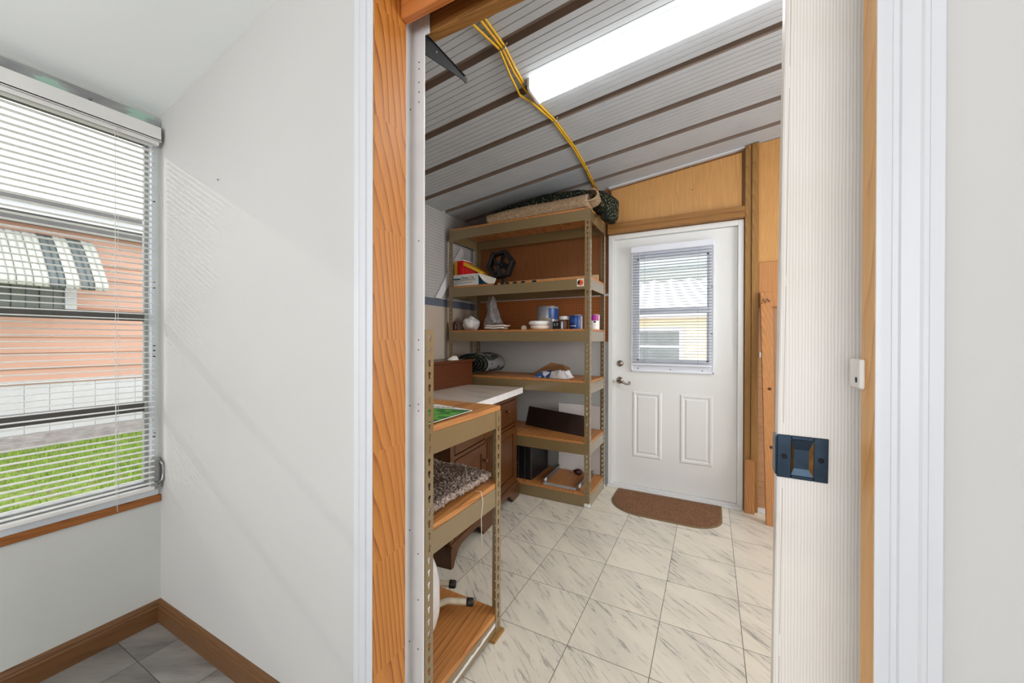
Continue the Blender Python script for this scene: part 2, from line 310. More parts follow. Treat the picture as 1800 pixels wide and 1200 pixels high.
def rings_rug():
    m, n, p = base('rolled_rug_spiral', 0.95)
    z = nd(n, 'ShaderNodeTexNoise'); z.inputs['Scale'].default_value = 60; n.links.new(coords(n), z.inputs['Vector'])
    n.links.new(ramp(n, z.outputs['Fac'], [(0.40, srgb(24, 30, 24)), (0.58, srgb(40, 50, 36)), (0.68, srgb(96, 104, 74))]), p.inputs['Base Color'])
    return m
MAT['rings_rug'] = rings_rug()
def patterned(name, a, b, scale, thr=0.5):
    m, n, p = base(name, 0.8)
    z = nd(n, 'ShaderNodeTexNoise'); z.inputs['Scale'].default_value = scale; z.inputs['Detail'].default_value = 1; n.links.new(coords(n), z.inputs['Vector'])
    n.links.new(ramp(n, z.outputs['Fac'], [(thr-0.03, a), (thr+0.03, b)]), p.inputs['Base Color']); return m
MAT['towel'] = patterned('blue_white_cloth', srgb(36, 66, 118), srgb(206, 208, 218), 26, 0.53)
MAT['grey_cloth'] = plain('grey_white_cloth', srgb(206, 202, 202), 0.8, var=0.08, scale=30)
MAT['lawnprint'] = patterned('lawn_photo_print', srgb(40, 104, 34), srgb(92, 158, 60), 26, 0.52)
MAT['grey_print_rug'] = patterned('grey_rug_back', srgb(116, 116, 116), srgb(44, 50, 46), 12, 0.54)

# ------------------------------------------------------------------ mesh helpers
class MB:
    def __init__(s): s.v = []; s.f = []; s.sm = []
    def add(s, vs, fs, smooth=False):
        o = len(s.v); s.v += [Vector(x) for x in vs]
        for f in fs: s.f.append([i+o for i in f]); s.sm.append(smooth)
        return s
    def box(s, a, b):
        x0, y0, z0 = (min(a[i], b[i]) for i in range(3)); x1, y1, z1 = (max(a[i], b[i]) for i in range(3))
        return s.add([(x0,y0,z0),(x1,y0,z0),(x1,y1,z0),(x0,y1,z0),(x0,y0,z1),(x1,y0,z1),(x1,y1,z1),(x0,y1,z1)],
                     [(0,3,2,1),(4,5,6,7),(0,1,5,4),(1,2,6,5),(2,3,7,6),(3,0,4,7)])
    def hexa(s, p):     # 8 points: bottom 4 ccw, top 4 ccw
        return s.add(p, [(0,3,2,1),(4,5,6,7),(0,1,5,4),(1,2,6,5),(2,3,7,6),(3,0,4,7)])
    def prism(s, poly, axis, lo, hi, smooth=False):
        """poly: 2-D points in the two other axes (in xyz order), extruded along axis"""
        n = len(poly); oth = [i for i in range(3) if i != axis]
        def P(q, h):
            r = [0, 0, 0]; r[oth[0]] = q[0]; r[oth[1]] = q[1]; r[axis] = h; return r
        vs = [P(q, lo) for q in poly] + [P(q, hi) for q in poly]
        s.add(vs, [list(range(n))[::-1], list(range(n, 2*n))])
        o = len(s.v)-2*n
        for i in range(n):
            j = (i+1) % n; s.f.append([o+i, o+j, o+n+j, o+n+i]); s.sm.append(smooth)
        return s
    def cyl(s, p0, p1, r, n=16, r1=None, caps=True, smooth=True):
        return s.tube([p0, p1], [r, r if r1 is None else r1], n, caps, smooth)
    def tube(s, pts, r, n=10, caps=True, smooth=True):
        pts = [Vector(p) for p in pts]; rs = r if isinstance(r, (list, tuple)) else [r]*len(pts)
        t0 = (pts[1]-pts[0]).normalized(); a = Vector((0, 0, 1)) if abs(t0.z) < 0.9 else Vector((1, 0, 0))
        u = t0.cross(a).normalized(); o = len(s.v)
        for i, p in enumerate(pts):
            t = (pts[min(i+1, len(pts)-1)]-pts[max(i-1, 0)]).normalized()
            u = (u-t*u.dot(t)).normalized(); w = t.cross(u)
            for k in range(n):
                an = 2*PI*k/n; s.v.append(p+(u*math.cos(an)+w*math.sin(an))*rs[i])
        for i in range(len(pts)-1):
            for k in range(n):
                k2 = (k+1) % n; s.f.append([o+i*n+k, o+i*n+k2, o+(i+1)*n+k2, o+(i+1)*n+k]); s.sm.append(smooth)
        if caps:
            s.f.append([o+k for k in range(n)][::-1]); s.sm.append(False)
            e = o+(len(pts)-1)*n; s.f.append([e+k for k in range(n)]); s.sm.append(False)
        return s
    def lathe(s, c, prof, n=24, axis=2, smooth=True):
        """prof: (radius, height) pairs, around axis through c"""
        o = len(s.v); oth = [i for i in range(3) if i != axis]
        for r, h in prof:
            for k in range(n):
                a = 2*PI*k/n; q = [0, 0, 0]; q[oth[0]] = r*math.cos(a); q[oth[1]] = r*math.sin(a); q[axis] = h
                s.v.append(Vector(c)+Vector(q))
        for i in range(len(prof)-1):
            for k in range(n):
                k2 = (k+1) % n; s.f.append([o+i*n+k, o+i*n+k2, o+(i+1)*n+k2, o+(i+1)*n+k]); s.sm.append(smooth)
        s.f.append([o+k for k in range(n)][::-1]); s.sm.append(False)
        e = o+(len(prof)-1)*n; s.f.append([e+k for k in range(n)]); s.sm.append(False)
        return s
    def grid(s, fn, nu, nv, smooth=True, wrap_u=False):
        o = len(s.v)
        for j in range(nv+1):
            for i in range(nu+1): s.v.append(Vector(fn(i/nu, j/nv)))
        for j in range(nv):
            for i in range(nu):
                a = o+j*(nu+1)+i; s.f.append([a, a+1, a+nu+2, a+nu+1]); s.sm.append(smooth)
        return s
    def xf(s, M, start=0):
        for i in range(start, len(s.v)): s.v[i] = M @ s.v[i]
        return s
    def keyplate(s, o, u, v, Wd, L, pitch=0.0381, scale=1.22):
        """strip of sheet metal with a row of keyhole slots; o corner, u width direction, v length direction"""
        o, u, v = Vector(o), Vector(u), Vector(v); n = max(1, int(L/pitch)); pad = (L-n*pitch)/2
        ca = math.atan2(pitch/2, Wd/2)
        angs = sorted([ca, PI-ca, PI+ca, 2*PI-ca] + [k*PI/4 for k in range(8)] + [PI*1.4, PI*1.6, PI*0.35, PI*0.65])
        m = len(angs)
        def P(a, b): return o+u*a+v*b
        for k in range(n):
            cx, cy = Wd*0.5, pad+(k+0.5)*pitch; out = []; inn = []
            for a in angs:
                c, q = math.cos(a), math.sin(a)
                t = min(Wd/2/abs(c) if abs(c) > 1e-6 else 9, pitch/2/abs(q) if abs(q) > 1e-6 else 9)
                out.append(P(cx+c*t, cy+q*t))
                r = (0.0058 if q >= -0.2 else (0.0044 if q > -0.8 else 0.0105))*scale
                if q < -0.8: inn.append(P(cx+c*0.010*scale, cy+q*r))
                else: inn.append(P(cx+c*r, cy+0.003+q*r))
            b = len(s.v); s.v += out+inn
            for i in range(m):
                j = (i+1) % m; s.f.append([b+i, b+j, b+m+j, b+m+i]); s.sm.append(False)
        for lo, hi in ((0, pad), (L-pad, L)):
            if hi-lo > 1e-4: s.add([P(0, lo), P(Wd, lo), P(Wd, hi), P(0, hi)], [(0, 1, 2, 3)])
        return s
    def build(s, name, mat, parent=None, org=None, bevel=0.0, solid=0.0, flat=True, seg=1, mats=None, fmat=None):
        if parent is not None: org = ORG[parent.name]
        elif org is None:
            xs, ys, zs = zip(*s.v); org = ((min(xs)+max(xs))/2, (min(ys)+max(ys))/2, min(zs))
        org = Vector(org)
        me = bpy.data.meshes.new(name); me.from_pydata([tuple(v-org) for v in s.v], [], s.f); me.update()
        for i, pl in enumerate(me.polygons): pl.use_smooth = s.sm[i]
        bm = bmesh.new(); bm.from_mesh(me); bmesh.ops.recalc_face_normals(bm, faces=bm.faces); bm.to_mesh(me); bm.free()
        o = bpy.data.objects.new(name, me); COL.objects.link(o)
        me.materials.append(MAT[mat] if isinstance(mat, str) else mat)
        for mm in (mats or []): me.materials.append(MAT[mm])
        if fmat:
            for i, pl in enumerate(me.polygons): pl.material_index = fmat(pl)
        if parent is not None: o.parent = parent
        else: o.location = org
        ORG[o.name] = org
        if solid: md = o.modifiers.new('thickness', 'SOLIDIFY'); md.thickness = solid; md.offset = 0
        if bevel: md = o.modifiers.new('soft_edges', 'BEVEL'); md.width = bevel; md.segments = seg; md.limit_method = 'ANGLE'; md.angle_limit = 0.9
        return o
ORG = {}
def empty(name, loc, rz=0):
    o = bpy.data.objects.new(name, None); COL.objects.link(o); o.location = loc; o.rotation_euler = (0, 0, rz); o.empty_display_size = 0.1
    ORG[o.name] = Vector(loc) if not rz else Vector((0, 0, 0)); return o
def tag(o, label, cat, group=None, kind=None):
    o['label'] = label; o['category'] = cat
    if group: o['group'] = group
    if kind: o['kind'] = kind
    return o
def struct(o, label=None):
    o['kind'] = 'structure'
    if label: o['label'] = label
    return o
def BX(*bs):
    m = MB()
    for a, b in bs: m.box(a, b)
    return m
def text_mesh(body, size, depth, M):
    cu = bpy.data.curves.new('t', 'FONT'); cu.body = body; cu.size = size; cu.extrude = depth; cu.resolution_u = 2
    ob = bpy.data.objects.new('t', cu); COL.objects.link(ob)
    dg = bpy.context.evaluated_depsgraph_get(); me = bpy.data.meshes.new_from_object(ob.evaluated_get(dg))
    m = MB(); m.add([M @ v.co for v in me.vertices], [list(p.vertices) for p in me.polygons])
    bpy.data.objects.remove(ob); bpy.data.curves.remove(cu); bpy.data.meshes.remove(me); return m
def nz3(p, s=1.0): return noise.noise(Vector(p)*s)

# ================================================================== LARGE STRUCTURE
XL, YP, YB, XR, YR = -2.086, 0.73, 3.18, 1.9, -2.6
OPL, OPR = -0.794, 0.206
def cz(x): return 2.312+0.118*(x+2.07)          # shed roof underside
def cl(x): return 2.15+0.186*(x-XL)             # near room ceiling
struct(BX(((-2.2, 0.835, -0.06), (XR, 3.3, 0))).build('floor', 'floor_shed', org=(0, 0, 0)), 'cream marble-look vinyl tile floor of the workroom')
struct(BX(((XL-0.1, YR, -0.06), (XR, 0.8349, 0))).build('floor', 'floor_room', org=(0, 0, 0)), 'grey slate-look tile floor of the near room')
# near room shell
WY0, WY1, WZ0, WZ1 = -1.25, 0.722, 0.545, 2.085
struct(BX(((XL-0.1, YR, -0.06), (XL, YP, WZ0-0.035)), ((XL-0.1, YR, WZ1), (XL, YP, 2.2)), ((XL-0.1, YR, WZ0-0.035), (XL, WY0, WZ1)), ((XL-0.1, WY1, WZ0-0.035), (XL, YP, WZ1))).build('wall_left', 'wall_grey'), 'pale grey wall under the window')
m = BX(((XL-0.1, YP, 0), (OPL-0.04, 0.882, 2.9)), ((0.224, YP, 0), (XR, 0.772, 2.95)), ((OPL-0.04, YP, 2.40), (0.224, 0.80, 2.95)))
struct(m.build('wall_front', 'wall_white'), 'white partition wall around the doorway')
struct(BX(((XR, YR, 0), (XR+0.1, YP, 2.95))).build('wall_right', 'wall_white'))
struct(BX(((XL, YR-0.1, 0), (-1.6, YR, 2.95)), ((1.6, YR-0.1, 0), (XR, YR, 2.95)), ((-1.6, YR-0.1, 0), (1.6, YR, 0.55)), ((-1.6, YR-0.1, 2.15), (1.6, YR, 2.95))).build('wall_rear', 'wall_white'))
m = MB().hexa([(XL-0.1, YR-0.1, cl(XL-0.1)), (XR+0.1, YR-0.1, cl(XR+0.1)), (XR+0.1, YP, cl(XR+0.1)), (XL-0.1, YP, cl(XL-0.1)),
               (XL-0.1, YR-0.1, cl(XL-0.1)+0.1), (XR+0.1, YR-0.1, cl(XR+0.1)+0.1), (XR+0.1, YP, cl(XR+0.1)+0.1), (XL-0.1, YP, cl(XL-0.1)+0.1)])
struct(m.build('ceiling', 'ceil_white'), 'smooth white sloping ceiling of the near room')
# shed shell
XS = -2.07
struct(BX(((XS-0.1, 0.882, 0), (XS, YB, 1.49))).build('wall_left', 'beige', org=(0, 0, 0)), 'beige lower panel of the workroom side wall')
struct(BX(((XS-0.1, 0.882, 1.555), (XS, YB, 2.34))).build('wall_left', 'pegboard', org=(0, 0, 0)), 'grey pegboard on the workroom side wall')
struct(BX(((XS-0.1, 0.882, 1.49), (XS-0.006, YB, 1.555))).build('trim_14', 'slate_blue'), 'blue-grey ledge strip below the grey pegboard')
DX0, DX1, DZ = -0.757, 0.202, 2.066
def backwall(name, x0, x1, z0, z1, mat, y=YB, slope=False, **k):
    if not slope: return BX(((x0, y, z0), (x1, YB+0.1, z1))).build(name, mat, **k)
    return MB().hexa([(x0, y, z0), (x1, y, z0), (x1, YB+0.1, z0), (x0, YB+0.1, z0), (x0, y, cz(x0)+0.02), (x1, y, cz(x1)+0.02), (x1, YB+0.1, cz(x1)+0.02), (x0, YB+0.1, cz(x0)+0.02)]).build(name, mat, **k)
struct(backwall('wall_back', XS-0.1, DX0, 0, 1.19, 'grey_wall'), 'white lower back wall behind the tall shelves')
struct(backwall('wall_back', XS-0.1, DX0, 1.19, 1.575, 'pegboard_brown', org=(0, 0, 0)), 'brown pegboard on the back wall behind the paint cans')
struct(backwall('wall_back', XS-0.1, DX0-0.005, 1.59, 2.3, 'ply_brown', slope=True), 'brown plywood back wall behind the top shelves')
struct(BX(((XS, YB-0.008, 1.573), (DX0, YB+0.1, 1.592))).build('trim_15', 'trim_white'), 'thin white strip above the brown pegboard')
struct(backwall('wall_back', DX1, XR, 0, 2.7, 'osb', slope=True), 'bare wall sheathing right of the exterior door')
struct(backwall('wall_back', DX0, DX1, DZ, 2.6, 'treated_x', slope=True))
struct(BX(((XR, 0.772, 0), (XR+0.1, 1.35, 2.95)), ((XR, 2.65, 0), (XR+0.1, YB+0.1, 2.95)), ((XR, 1.35, 0), (XR+0.1, 2.65, 0.9)), ((XR, 1.35, 2.1), (XR+0.1, 2.65, 2.95))).build('wall_right', 'plywood'))
# roof pans: flats with fine grooves, and open seams between them
prof = []; seams = []
y = 0.80; k = 0
ys0 = 1.383-0.308*2
prof.append((0.80, 0.0))
for k in range(9):
    a = ys0+0.308*k; b = a+0.053
    if a > 0.85:
        for q in range(1, 7):
            yy = a-0.26+q*0.26/7
            if yy > 0.82: prof += [(yy-0.0022, 0), (yy-0.0012, 0.0035), (yy+0.0012, 0.0035), (yy+0.0022, 0)]
        if b < 3.25: prof += [(a, 0), (a+0.007, 0.030), (b-0.007, 0.030), (b, 0)]
prof = sorted(prof, key=lambda t: t[0]); prof = [p for p in prof if p[0] < 3.27]+[(3.28, 0)]
m = MB(); x0, x1 = XS-0.15, XR+0.15; n = len(prof)
m.add([(x0, py, cz(x0)+dz) for py, dz in prof]+[(x1, py, cz(x1)+dz) for py, dz in prof], [(i, i+1, n+i+1, n+i) for i in range(n-1)])
ro = m.build('ceiling', 'pan', mats=['pan_seam'], org=(0, 0, 0), solid=0.0)
for i, pl in enumerate(ro.data.polygons):
    if max(prof[i][1], prof[i+1][1]) > 0.01: pl.material_index = 1
struct(ro, 'grey metal roof-pan ceiling of the workroom')
# roof deck above the pans keeps daylight out
struct(MB().hexa([(x0, 0.80, cz(x0)+0.04), (x1, 0.80, cz(x1)+0.04), (x1, 3.32, cz(x1)+0.04), (x0, 3.32, cz(x0)+0.04), (x0, 0.80, cz(x0)+0.1), (x1, 0.80, cz(x1)+0.1), (x1, 3.32, cz(x1)+0.1), (x0, 3.32, cz(x0)+0.1)]).build('ceiling', 'pan_seam'))
# baseboards with moulded top
bp = [(0, 0), (0.014, 0), (0.014, 0.066), (0.011, 0.072), (0.011, 0.078), (0.006, 0.088), (0, 0.092)]
struct(MB().prism([(XL+a, z) for a, z in bp], 1, YR, YP).build('baseboard_left', 'base_wood'), 'brown wood baseboard under the window')
struct(MB().prism([(YP-a, z) for a, z in bp], 0, XL, -0.876).build('baseboard_front', 'base_wood_x'), 'brown wood baseboard along the white partition')
# door casings (moulded), one each side
def casing(name, xin, sgn, label):
    p = [(0, 0), (0, -0.013), (0.006, -0.0135), (0.016, -0.013), (0.018, -0.0105), (0.024, -0.0105), (0.026, -0.014), (0.044, -0.016), (0.047, -0.0185), (0.052, -0.0185), (0.054, -0.0155), (0.068, -0.0155), (0.071, -0.012), (0.071, 0)]
    m = MB().prism([(xin+sgn*a, YP+b) for a, b in p], 2, 0, 2.5)
    struct(m.build(name, 'trim_white'), label)
casing('trim_1', -0.7985, -1, 'white moulded door casing left of the doorway')
casing('trim_2', 0.2065, 1, 'white moulded door casing right of the doorway')
struct(BX(((OPL-0.019, 0.7195, 0), (OPL, 0.836, 2.5))).build('trim_3', 'pine'), 'finger-jointed orange pine door jamb')
struct(BX(((OPR, 0.7195, 0), (OPR+0.018, 0.7715, 2.5))).build('trim_4', 'pine_edge'), 'thin pine edge of the right door jamb')
struct(BX(((OPL, 0.813, 2.122), (0.9, 0.840, 2.30)), ((OPL, 0.74, 2.19), (0.2, 0.813, 2.36))).build('trim_5', 'pine_x', bevel=0.003), 'orange pine header boards over the doorway')
struct(BX(((-0.765, 0.893, 2.125), (XR, 0.931, 2.62))).build('trim_6', 'treated_x', bevel=0.002), 'brown lumber header behind the doorway')
# white metal post (z-shaped channel) at the left of the opening
pp = [(-0.832, 0.8365), (-0.8125, 0.8365), (-0.8125, 0.883), (-0.767, 0.883), (-0.767, 0.8895), (-0.832, 0.8895)]
post = struct(MB().prism(pp, 2, 0, 2.2).build('trim_7', 'metal_white', bevel=0.0015), 'white metal channel post with screw holes')
for z in (0.035, 0.10, 0.26, 0.985, 1.005, 1.17, 1.20, 1.50, 1.92, 1.95, 2.02, 2.04, 1.98, 0.55, 0.41):
    MB().cyl((-0.786, 0.8835, z), (-0.786, 0.8822, z), 0.0022, 8).build('screw_hole', 'hole', post)
for z in (0.28, 0.62, 1.0, 1.9): MB().cyl((-0.8130, 0.874, z), (-0.8120, 0.874, z), 0.0025, 8).build('screw_hole', 'hole', post)
struct(BX(((-0.7665, 0.883, 2.118), (-0.749, 0.8895, 2.2))).build('trim_8', 'metal_white', bevel=0.001), 'white metal corner piece at the top of the post')
MB().cyl((-1.616, 0.731, 1.792), (-1.602, 0.722, 1.784), 0.0014, 6).build('nail', 'hole', bpy.data.objects['wall_front'])
# carpentry of the back wall
ply = struct(MB().hexa([(-0.735, 3.155, 2.152), (0.188, 3.155, 2.146), (0.188, YB, 2.146), (-0.735, YB, 2.152), (-0.735, 3.155, 2.438), (0.188, 3.155, 2.543), (0.188, YB, 2.543), (-0.735, YB, 2.438)]).build('wall_back', 'plywood'), 'honey plywood panel above the exterior door')
for x, z in ((-0.144, 2.51), (-0.424, 2.325), (-0.132, 2.337), (-0.426, 2.16), (-0.127, 2.16), (0.165, 2.165), (-0.715, 2.42)): MB().lathe((x, 3.155, z), [(0.005, 0.001), (0.0055, -0.002), (0.002, -0.003)], 10, 1).build('screw_head', 'steel', ply)
struct(BX(((-0.757, 3.10, 2.070), (0.205, YB, 2.108)), ((-0.757, 3.11, 2.110), (0.205, YB, 2.150))).build('trim_9', 'treated_x', bevel=0.002), 'doubled lumber header over the exterior door')
struct(MB().hexa([(-0.757, 3.14, cz(-0.757)-0.012), (0.205, 3.14, cz(0.205)-0.012), (0.205, YB, cz(0.205)-0.012), (-0.757, YB, cz(-0.757)-0.012), (-0.757, 3.14, cz(-0.757)-0.002), (0.205, 3.14, cz(0.205)-0.002), (0.205, YB, cz(0.205)-0.002), (-0.757, YB, cz(-0.757)-0.002)]).build('trim_10', 'trim_white'), 'thin white strip along the ceiling above the plywood')
def cut_top(x0, x1, y0, z0=0.0):
    return MB().hexa([(x0, y0, z0), (x1, y0, z0), (x1, YB, z0), (x0, YB, z0), (x0, y0, cz(x0)-0.004), (x1, y0, cz(x1)-0.004), (x1, YB, cz(x1)-0.004), (x0, YB, cz(x0)-0.004)])
struct(cut_top(0.207, 0.2455, 3.135).build('trim_11', 'treated', bevel=0.002), 'brown wall stud beside the exterior door frame')
struct(cut_top(0.247, 0.289, 3.128).build('trim_12', 'treated', bevel=0.002), 'second brown wall stud right of the exterior door')
struct(cut_top(0.291, XR, 3.168, 1.75).build('wall_back', 'plywood'), 'honey plywood right of the studs')
struct(BX(((0.291, 3.15, 1.435), (XR, YB, 1.75))).build('trim_13', 'stud', bevel=0.003), 'fir blocking board on the wall right of the studs')
struct(BX(((0.291, 3.150, 0), (XR, YB, 0.022))).build('baseboard_back', 'trim_white'), 'thin white strip at the foot of the sheathing')

# ================================================================== NEAR ROOM WINDOW
XG = -2.135
win = struct(empty('window_1', (XL, (WY0+WY1)/2, WZ0)), 'aluminium awning window behind the long blind')
BX(((XL-0.06, WY1-0.020, WZ0), (XL-0.003, WY1, WZ1)), ((XL-0.06, WY0, WZ0), (XL-0.003, WY0+0.02, WZ1)), ((XL-0.06, WY0, WZ1-0.03), (XL-0.003, WY1, WZ1)), ((XL-0.06, WY0, WZ0), (XL-0.003, WY1, WZ0+0.028))).build('outer_frame', 'alu', win)
BX(((XG-0.008, 0.690, WZ0+0.02), (XG+0.012, WY1-0.021, WZ1-0.03)), ((XG-0.008, WY0+0.021, WZ0+0.02), (XG+0.012, WY0+0.03, WZ1-0.03))).build('sash_stile', 'galv', win)
BX(((XG-0.012, WY0+0.02, 2.022), (XG+0.012, 0.690, 2.05))).build('top_rail', 'alu_dark', win)
BX(((XG-0.014, WY0+0.02, 1.276), (XG+0.012, 0.690, 1.312))).build('meeting_rail', 'alu_dark', win)
BX(((XG-0.014, WY0+0.02, 0.896), (XG+0.012, 0.690, 0.938))).build('meeting_rail', 'alu_dark', win)
BX(((XG-0.012, WY0+0.02, WZ0+0.028), (XG+0.012, 0.690, WZ0+0.052))).build('bottom_rail', 'galv', win)
BX(((XG-0.004, WY0+0.02, WZ0+0.05), (XG+0.000, 0.695, 2.03))).build('glass_pane', 'glass', win)
for z in (1.78, 1.44, 1.415, 1.17, 1.15, 1.125, 0.80, 0.785): BX(((XL-0.006, 0.706, z), (XL-0.0025, 0.714, z+0.005))).build('rivet', 'hole', win)
cr = MB(); cr.box((XL-0.002, 0.690, 0.578), (XL+0.018, 0.722, 0.70)); cr.build('crank_housing', 'galv', win, bevel=0.004)
cr = MB(); cr.cyl((XL+0.018, 0.706, 0.588), (XL+0.034, 0.706, 0.588), 0.014, 16); cr.tube([(XL+0.03, 0.708, 0.592), (XL+0.036, 0.724, 0.61), (XL+0.036, 0.7275, 0.64), (XL+0.034, 0.7265, 0.672), (XL+0.026, 0.716, 0.69)], 0.0055, 8); cr.build('crank_handle', 'steel', win)
struct(BX(((XL-0.10, WY0-0.02, WZ0-0.034), (XL+0.012, WY1+0.007, WZ0-0.004))).build('trim_16', 'sill_wood', bevel=0.003), 'brown wood sill strip under the window')
struct(BX(((XL-0.06, WY0, WZ0-0.004), (XL+0.006, WY1, WZ0+0.022))).build('trim_17', 'alu', bevel=0.002), 'aluminium sill channel')
hd = struct(BX(((XL, WY0, WZ1+0.012), (XL+0.010, YP, WZ1+0.05)), ((XL, WY0, WZ1-0.01), (XL+0.016, YP, WZ1+0.012))).build('trim_18', 'greenpatch', bevel=0.001), 'grey metal head strip with pale green paint above the blind')
for z in (2.103, 2.09): MB().lathe((XL+0.0165, 0.52, z), [(0.004, -0.008), (0.004, 0.001), (0.002, 0.003)], 10, 0).build('screw_head', 'steel', hd)
bl = tag(empty('window_blind', (XL+0.03, (WY0+0.7)/2, 0.575)), 'long white mini blind with open slats over the near room window', 'blind')
BX(((XL+0.008, WY0+0.02, 2.028), (XL+0.046, 0.716, 2.034)), ((XL+0.042, WY0+0.02, 2.026), (XL+0.046, 0.7205, 2.084)), ((XL+0.008, 0.716, 2.026), (XL+0.046, 0.7205, 2.084))).build('valance', 'blind', bl, bevel=0.001)
BX(((XL+0.012, WY0+0.03, 2.010), (XL+0.038, 0.712, 2.026))).build('headrail', 'blind', bl)
m = MB(); z = 0.602
def slat(m, xc, y0, y1, z, w=0.0130, crown=0.0032, tilt=0.0, axis='y'):
    pts = [(-w, 0), (-w/2, crown*0.8), (0, crown), (w/2, crown*0.8), (w, 0)]
    q = []
    for dx, dz in pts:
        for e in (y0, y1):
            q.append((xc+dx, e, z+dz+tilt*dx) if axis == 'y' else (e, xc+dx, z+dz+tilt*dx))
    m.add(q, [(2*i, 2*i+1, 2*i+3, 2*i+2) for i in range(4)])
while z < 2.01: slat(m, XL+0.026, WY0+0.03, 0.6985, z, tilt=0.02); z += 0.0226
m.build('slats', 'blind', bl, solid=0.0008)
BX(((XL+0.014, WY0+0.03, 0.574), (XL+0.038, 0.6985, 0.588))).build('bottom_rail', 'blind', bl, bevel=0.002)
for yy in (0.588, -0.10, -0.9):
    for dx in (0.012, 0.040): MB().cyl((XL+dx, yy, 0.588), (XL+dx, yy, 2.03), 0.0007, 5).build('ladder_cord', 'blind', bl)
m = MB(); m.tube([(XL+0.043, 0.578, 2.03), (XL+0.044, 0.579, 1.3), (XL+0.043, 0.582, 0.60), (XL+0.046, 0.584, 0.53)], 0.0009, 5); m.build('lift_cord', 'blind', bl)

# ================================================================== SLIDING DOOR
tilt = Matrix.Translation((0.1, 0, 1.0)) @ Matrix.Rotation(math.radians(0.62), 4, 'Y') @ Matrix.Translation((-0.1, 0, -1.0))
SY = 0.845
sd = struct(empty('door_2', (0.5, SY, 0.02)), 'white-washed pine sliding door pushed into the wall')
XE = 0.1085
BX(((XE, SY, 0.012), (XE+0.93, SY+0.035, 2.13))).xf(tilt).build('door_slab', 'whitewash', sd, bevel=0.002)
m = MB()
for a_, b_ in ((0.02, 0.31), (0.34, 0.62), (0.66, 0.93), (1.05, 1.30), (1.32, 1.66), (1.70, 2.10)): m.box((XE+0.0078, SY-0.0003, a_), (XE+0.0087, SY+0.001, b_))
m.xf(tilt).build('edge_crack', 'beige', sd)
# flush pull: face plate with a pocket, wrapped round the door edge
px0, px1, pz0, pz1 = XE-0.001, XE+0.0735, 0.951, 1.029; h = 0.003
m = BX(((px0, SY-h, pz0), (px0+0.0215, SY, pz1)), ((px1-0.021, SY-h, pz0), (px1, SY, pz1)), ((px0+0.0215, SY-h, pz1-0.007), (px1-0.021, SY, pz1)), ((px0+0.0215, SY-h, pz0), (px1-0.021, SY, pz0+0.007)))
m.box((XE-0.0035, SY-h, pz0+0.004), (XE-0.0005, SY+0.034, pz1-0.004))
pl = m.xf(tilt).build('pull_plate', 'pull', sd, bevel=0.001)
a0, a1, c0, c1 = px0+0.0215, px1-0.021, pz0+0.007, pz1-0.007
m = MB(); yf, yb = SY-h, SY-0.0006
m.add([(a0, yf, c0), (a1, yf, c0), (a1, yf, c1), (a0, yf, c1), (a0+0.004, yb, c0+0.012), (a1-0.006, yb, c0+0.012), (a1-0.006, yb, c1-0.018), (a0+0.004, yb, c1-0.018)], [(0, 1, 5, 4), (2, 3, 7, 6), (4, 5, 6, 7)])
m.xf(tilt).build('pull_pocket', 'pull', pl)
m = MB(); m.add([(a0, yf, c0), (a0+0.004, yb, c0+0.012), (a0+0.004, yb, c1-0.018), (a0, yf, c1), (a1, yf, c0), (a1-0.006, yb, c0+0.012), (a1-0.006, yb, c1-0.018), (a1, yf, c1)], [(0, 1, 2, 3), (4, 5, 6, 7)])
m.xf(tilt).build('worn_edge', 'pull_wear', pl)
for x in (px0+0.0105, px1-0.0105): MB().lathe((x, SY-h, 0.990), [(0.0045, 0.0), (0.0045, -0.0008), (0.0022, -0.0014), (0.0012, -0.0004)], 12, 1).xf(tilt).build('screw', 'black_metal', pl)
gd = struct(BX(((0.199, 0.752, 1.127), (0.2058, 0.800, 1.172))).build('trim_19', 'white_plastic', bevel=0.002), 'small white plastic door guide with a screw')
MB().lathe((0.199, 0.768, 1.140), [(0.0045, 0.002), (0.0045, -0.0006), (0.002, -0.0012)], 12, 0).build('screw', 'hole', gd)

# ================================================================== EXTERIOR DOOR
d1 = struct(empty('door_1', ((DX0+DX1)/2, 3.17, 0)), 'white exterior door with a window and two embossed panels')
fy = 3.148
BX(((DX0, fy, 0), (-0.718, YB+0.09, DZ)), ((0.166, fy, 0), (DX1, YB+0.09, DZ)), ((-0.718, fy, 2.028), (0.166, YB+0.09, DZ))).build('door_frame', 'door_white', d1, bevel=0.002)
BX(((-0.757, 3.118, 0), (DX1-0.004, YB+0.09, 0.014)), ((-0.735, 3.14, 0.014), (0.18, YB+0.09, 0.026))).build('threshold', 'metal_white', d1, bevel=0.002)
dy = 3.172; gx0, gx1, gz0, gz1 = -0.530, -0.018, 1.04, 1.86; bx0, bx1, bz1 = -0.716, 0.164, 2.026
m = BX(((bx0, dy, 0.028), (gx0, dy+0.04, bz1)), ((gx1, dy, 0.028), (bx1, dy+0.04, bz1)), ((gx0, dy, gz1), (gx1, dy+0.04, bz1)), ((gx0, dy, 0.028), (gx1, dy+0.04, gz0)))
m.build('door_slab', 'door_white', d1)
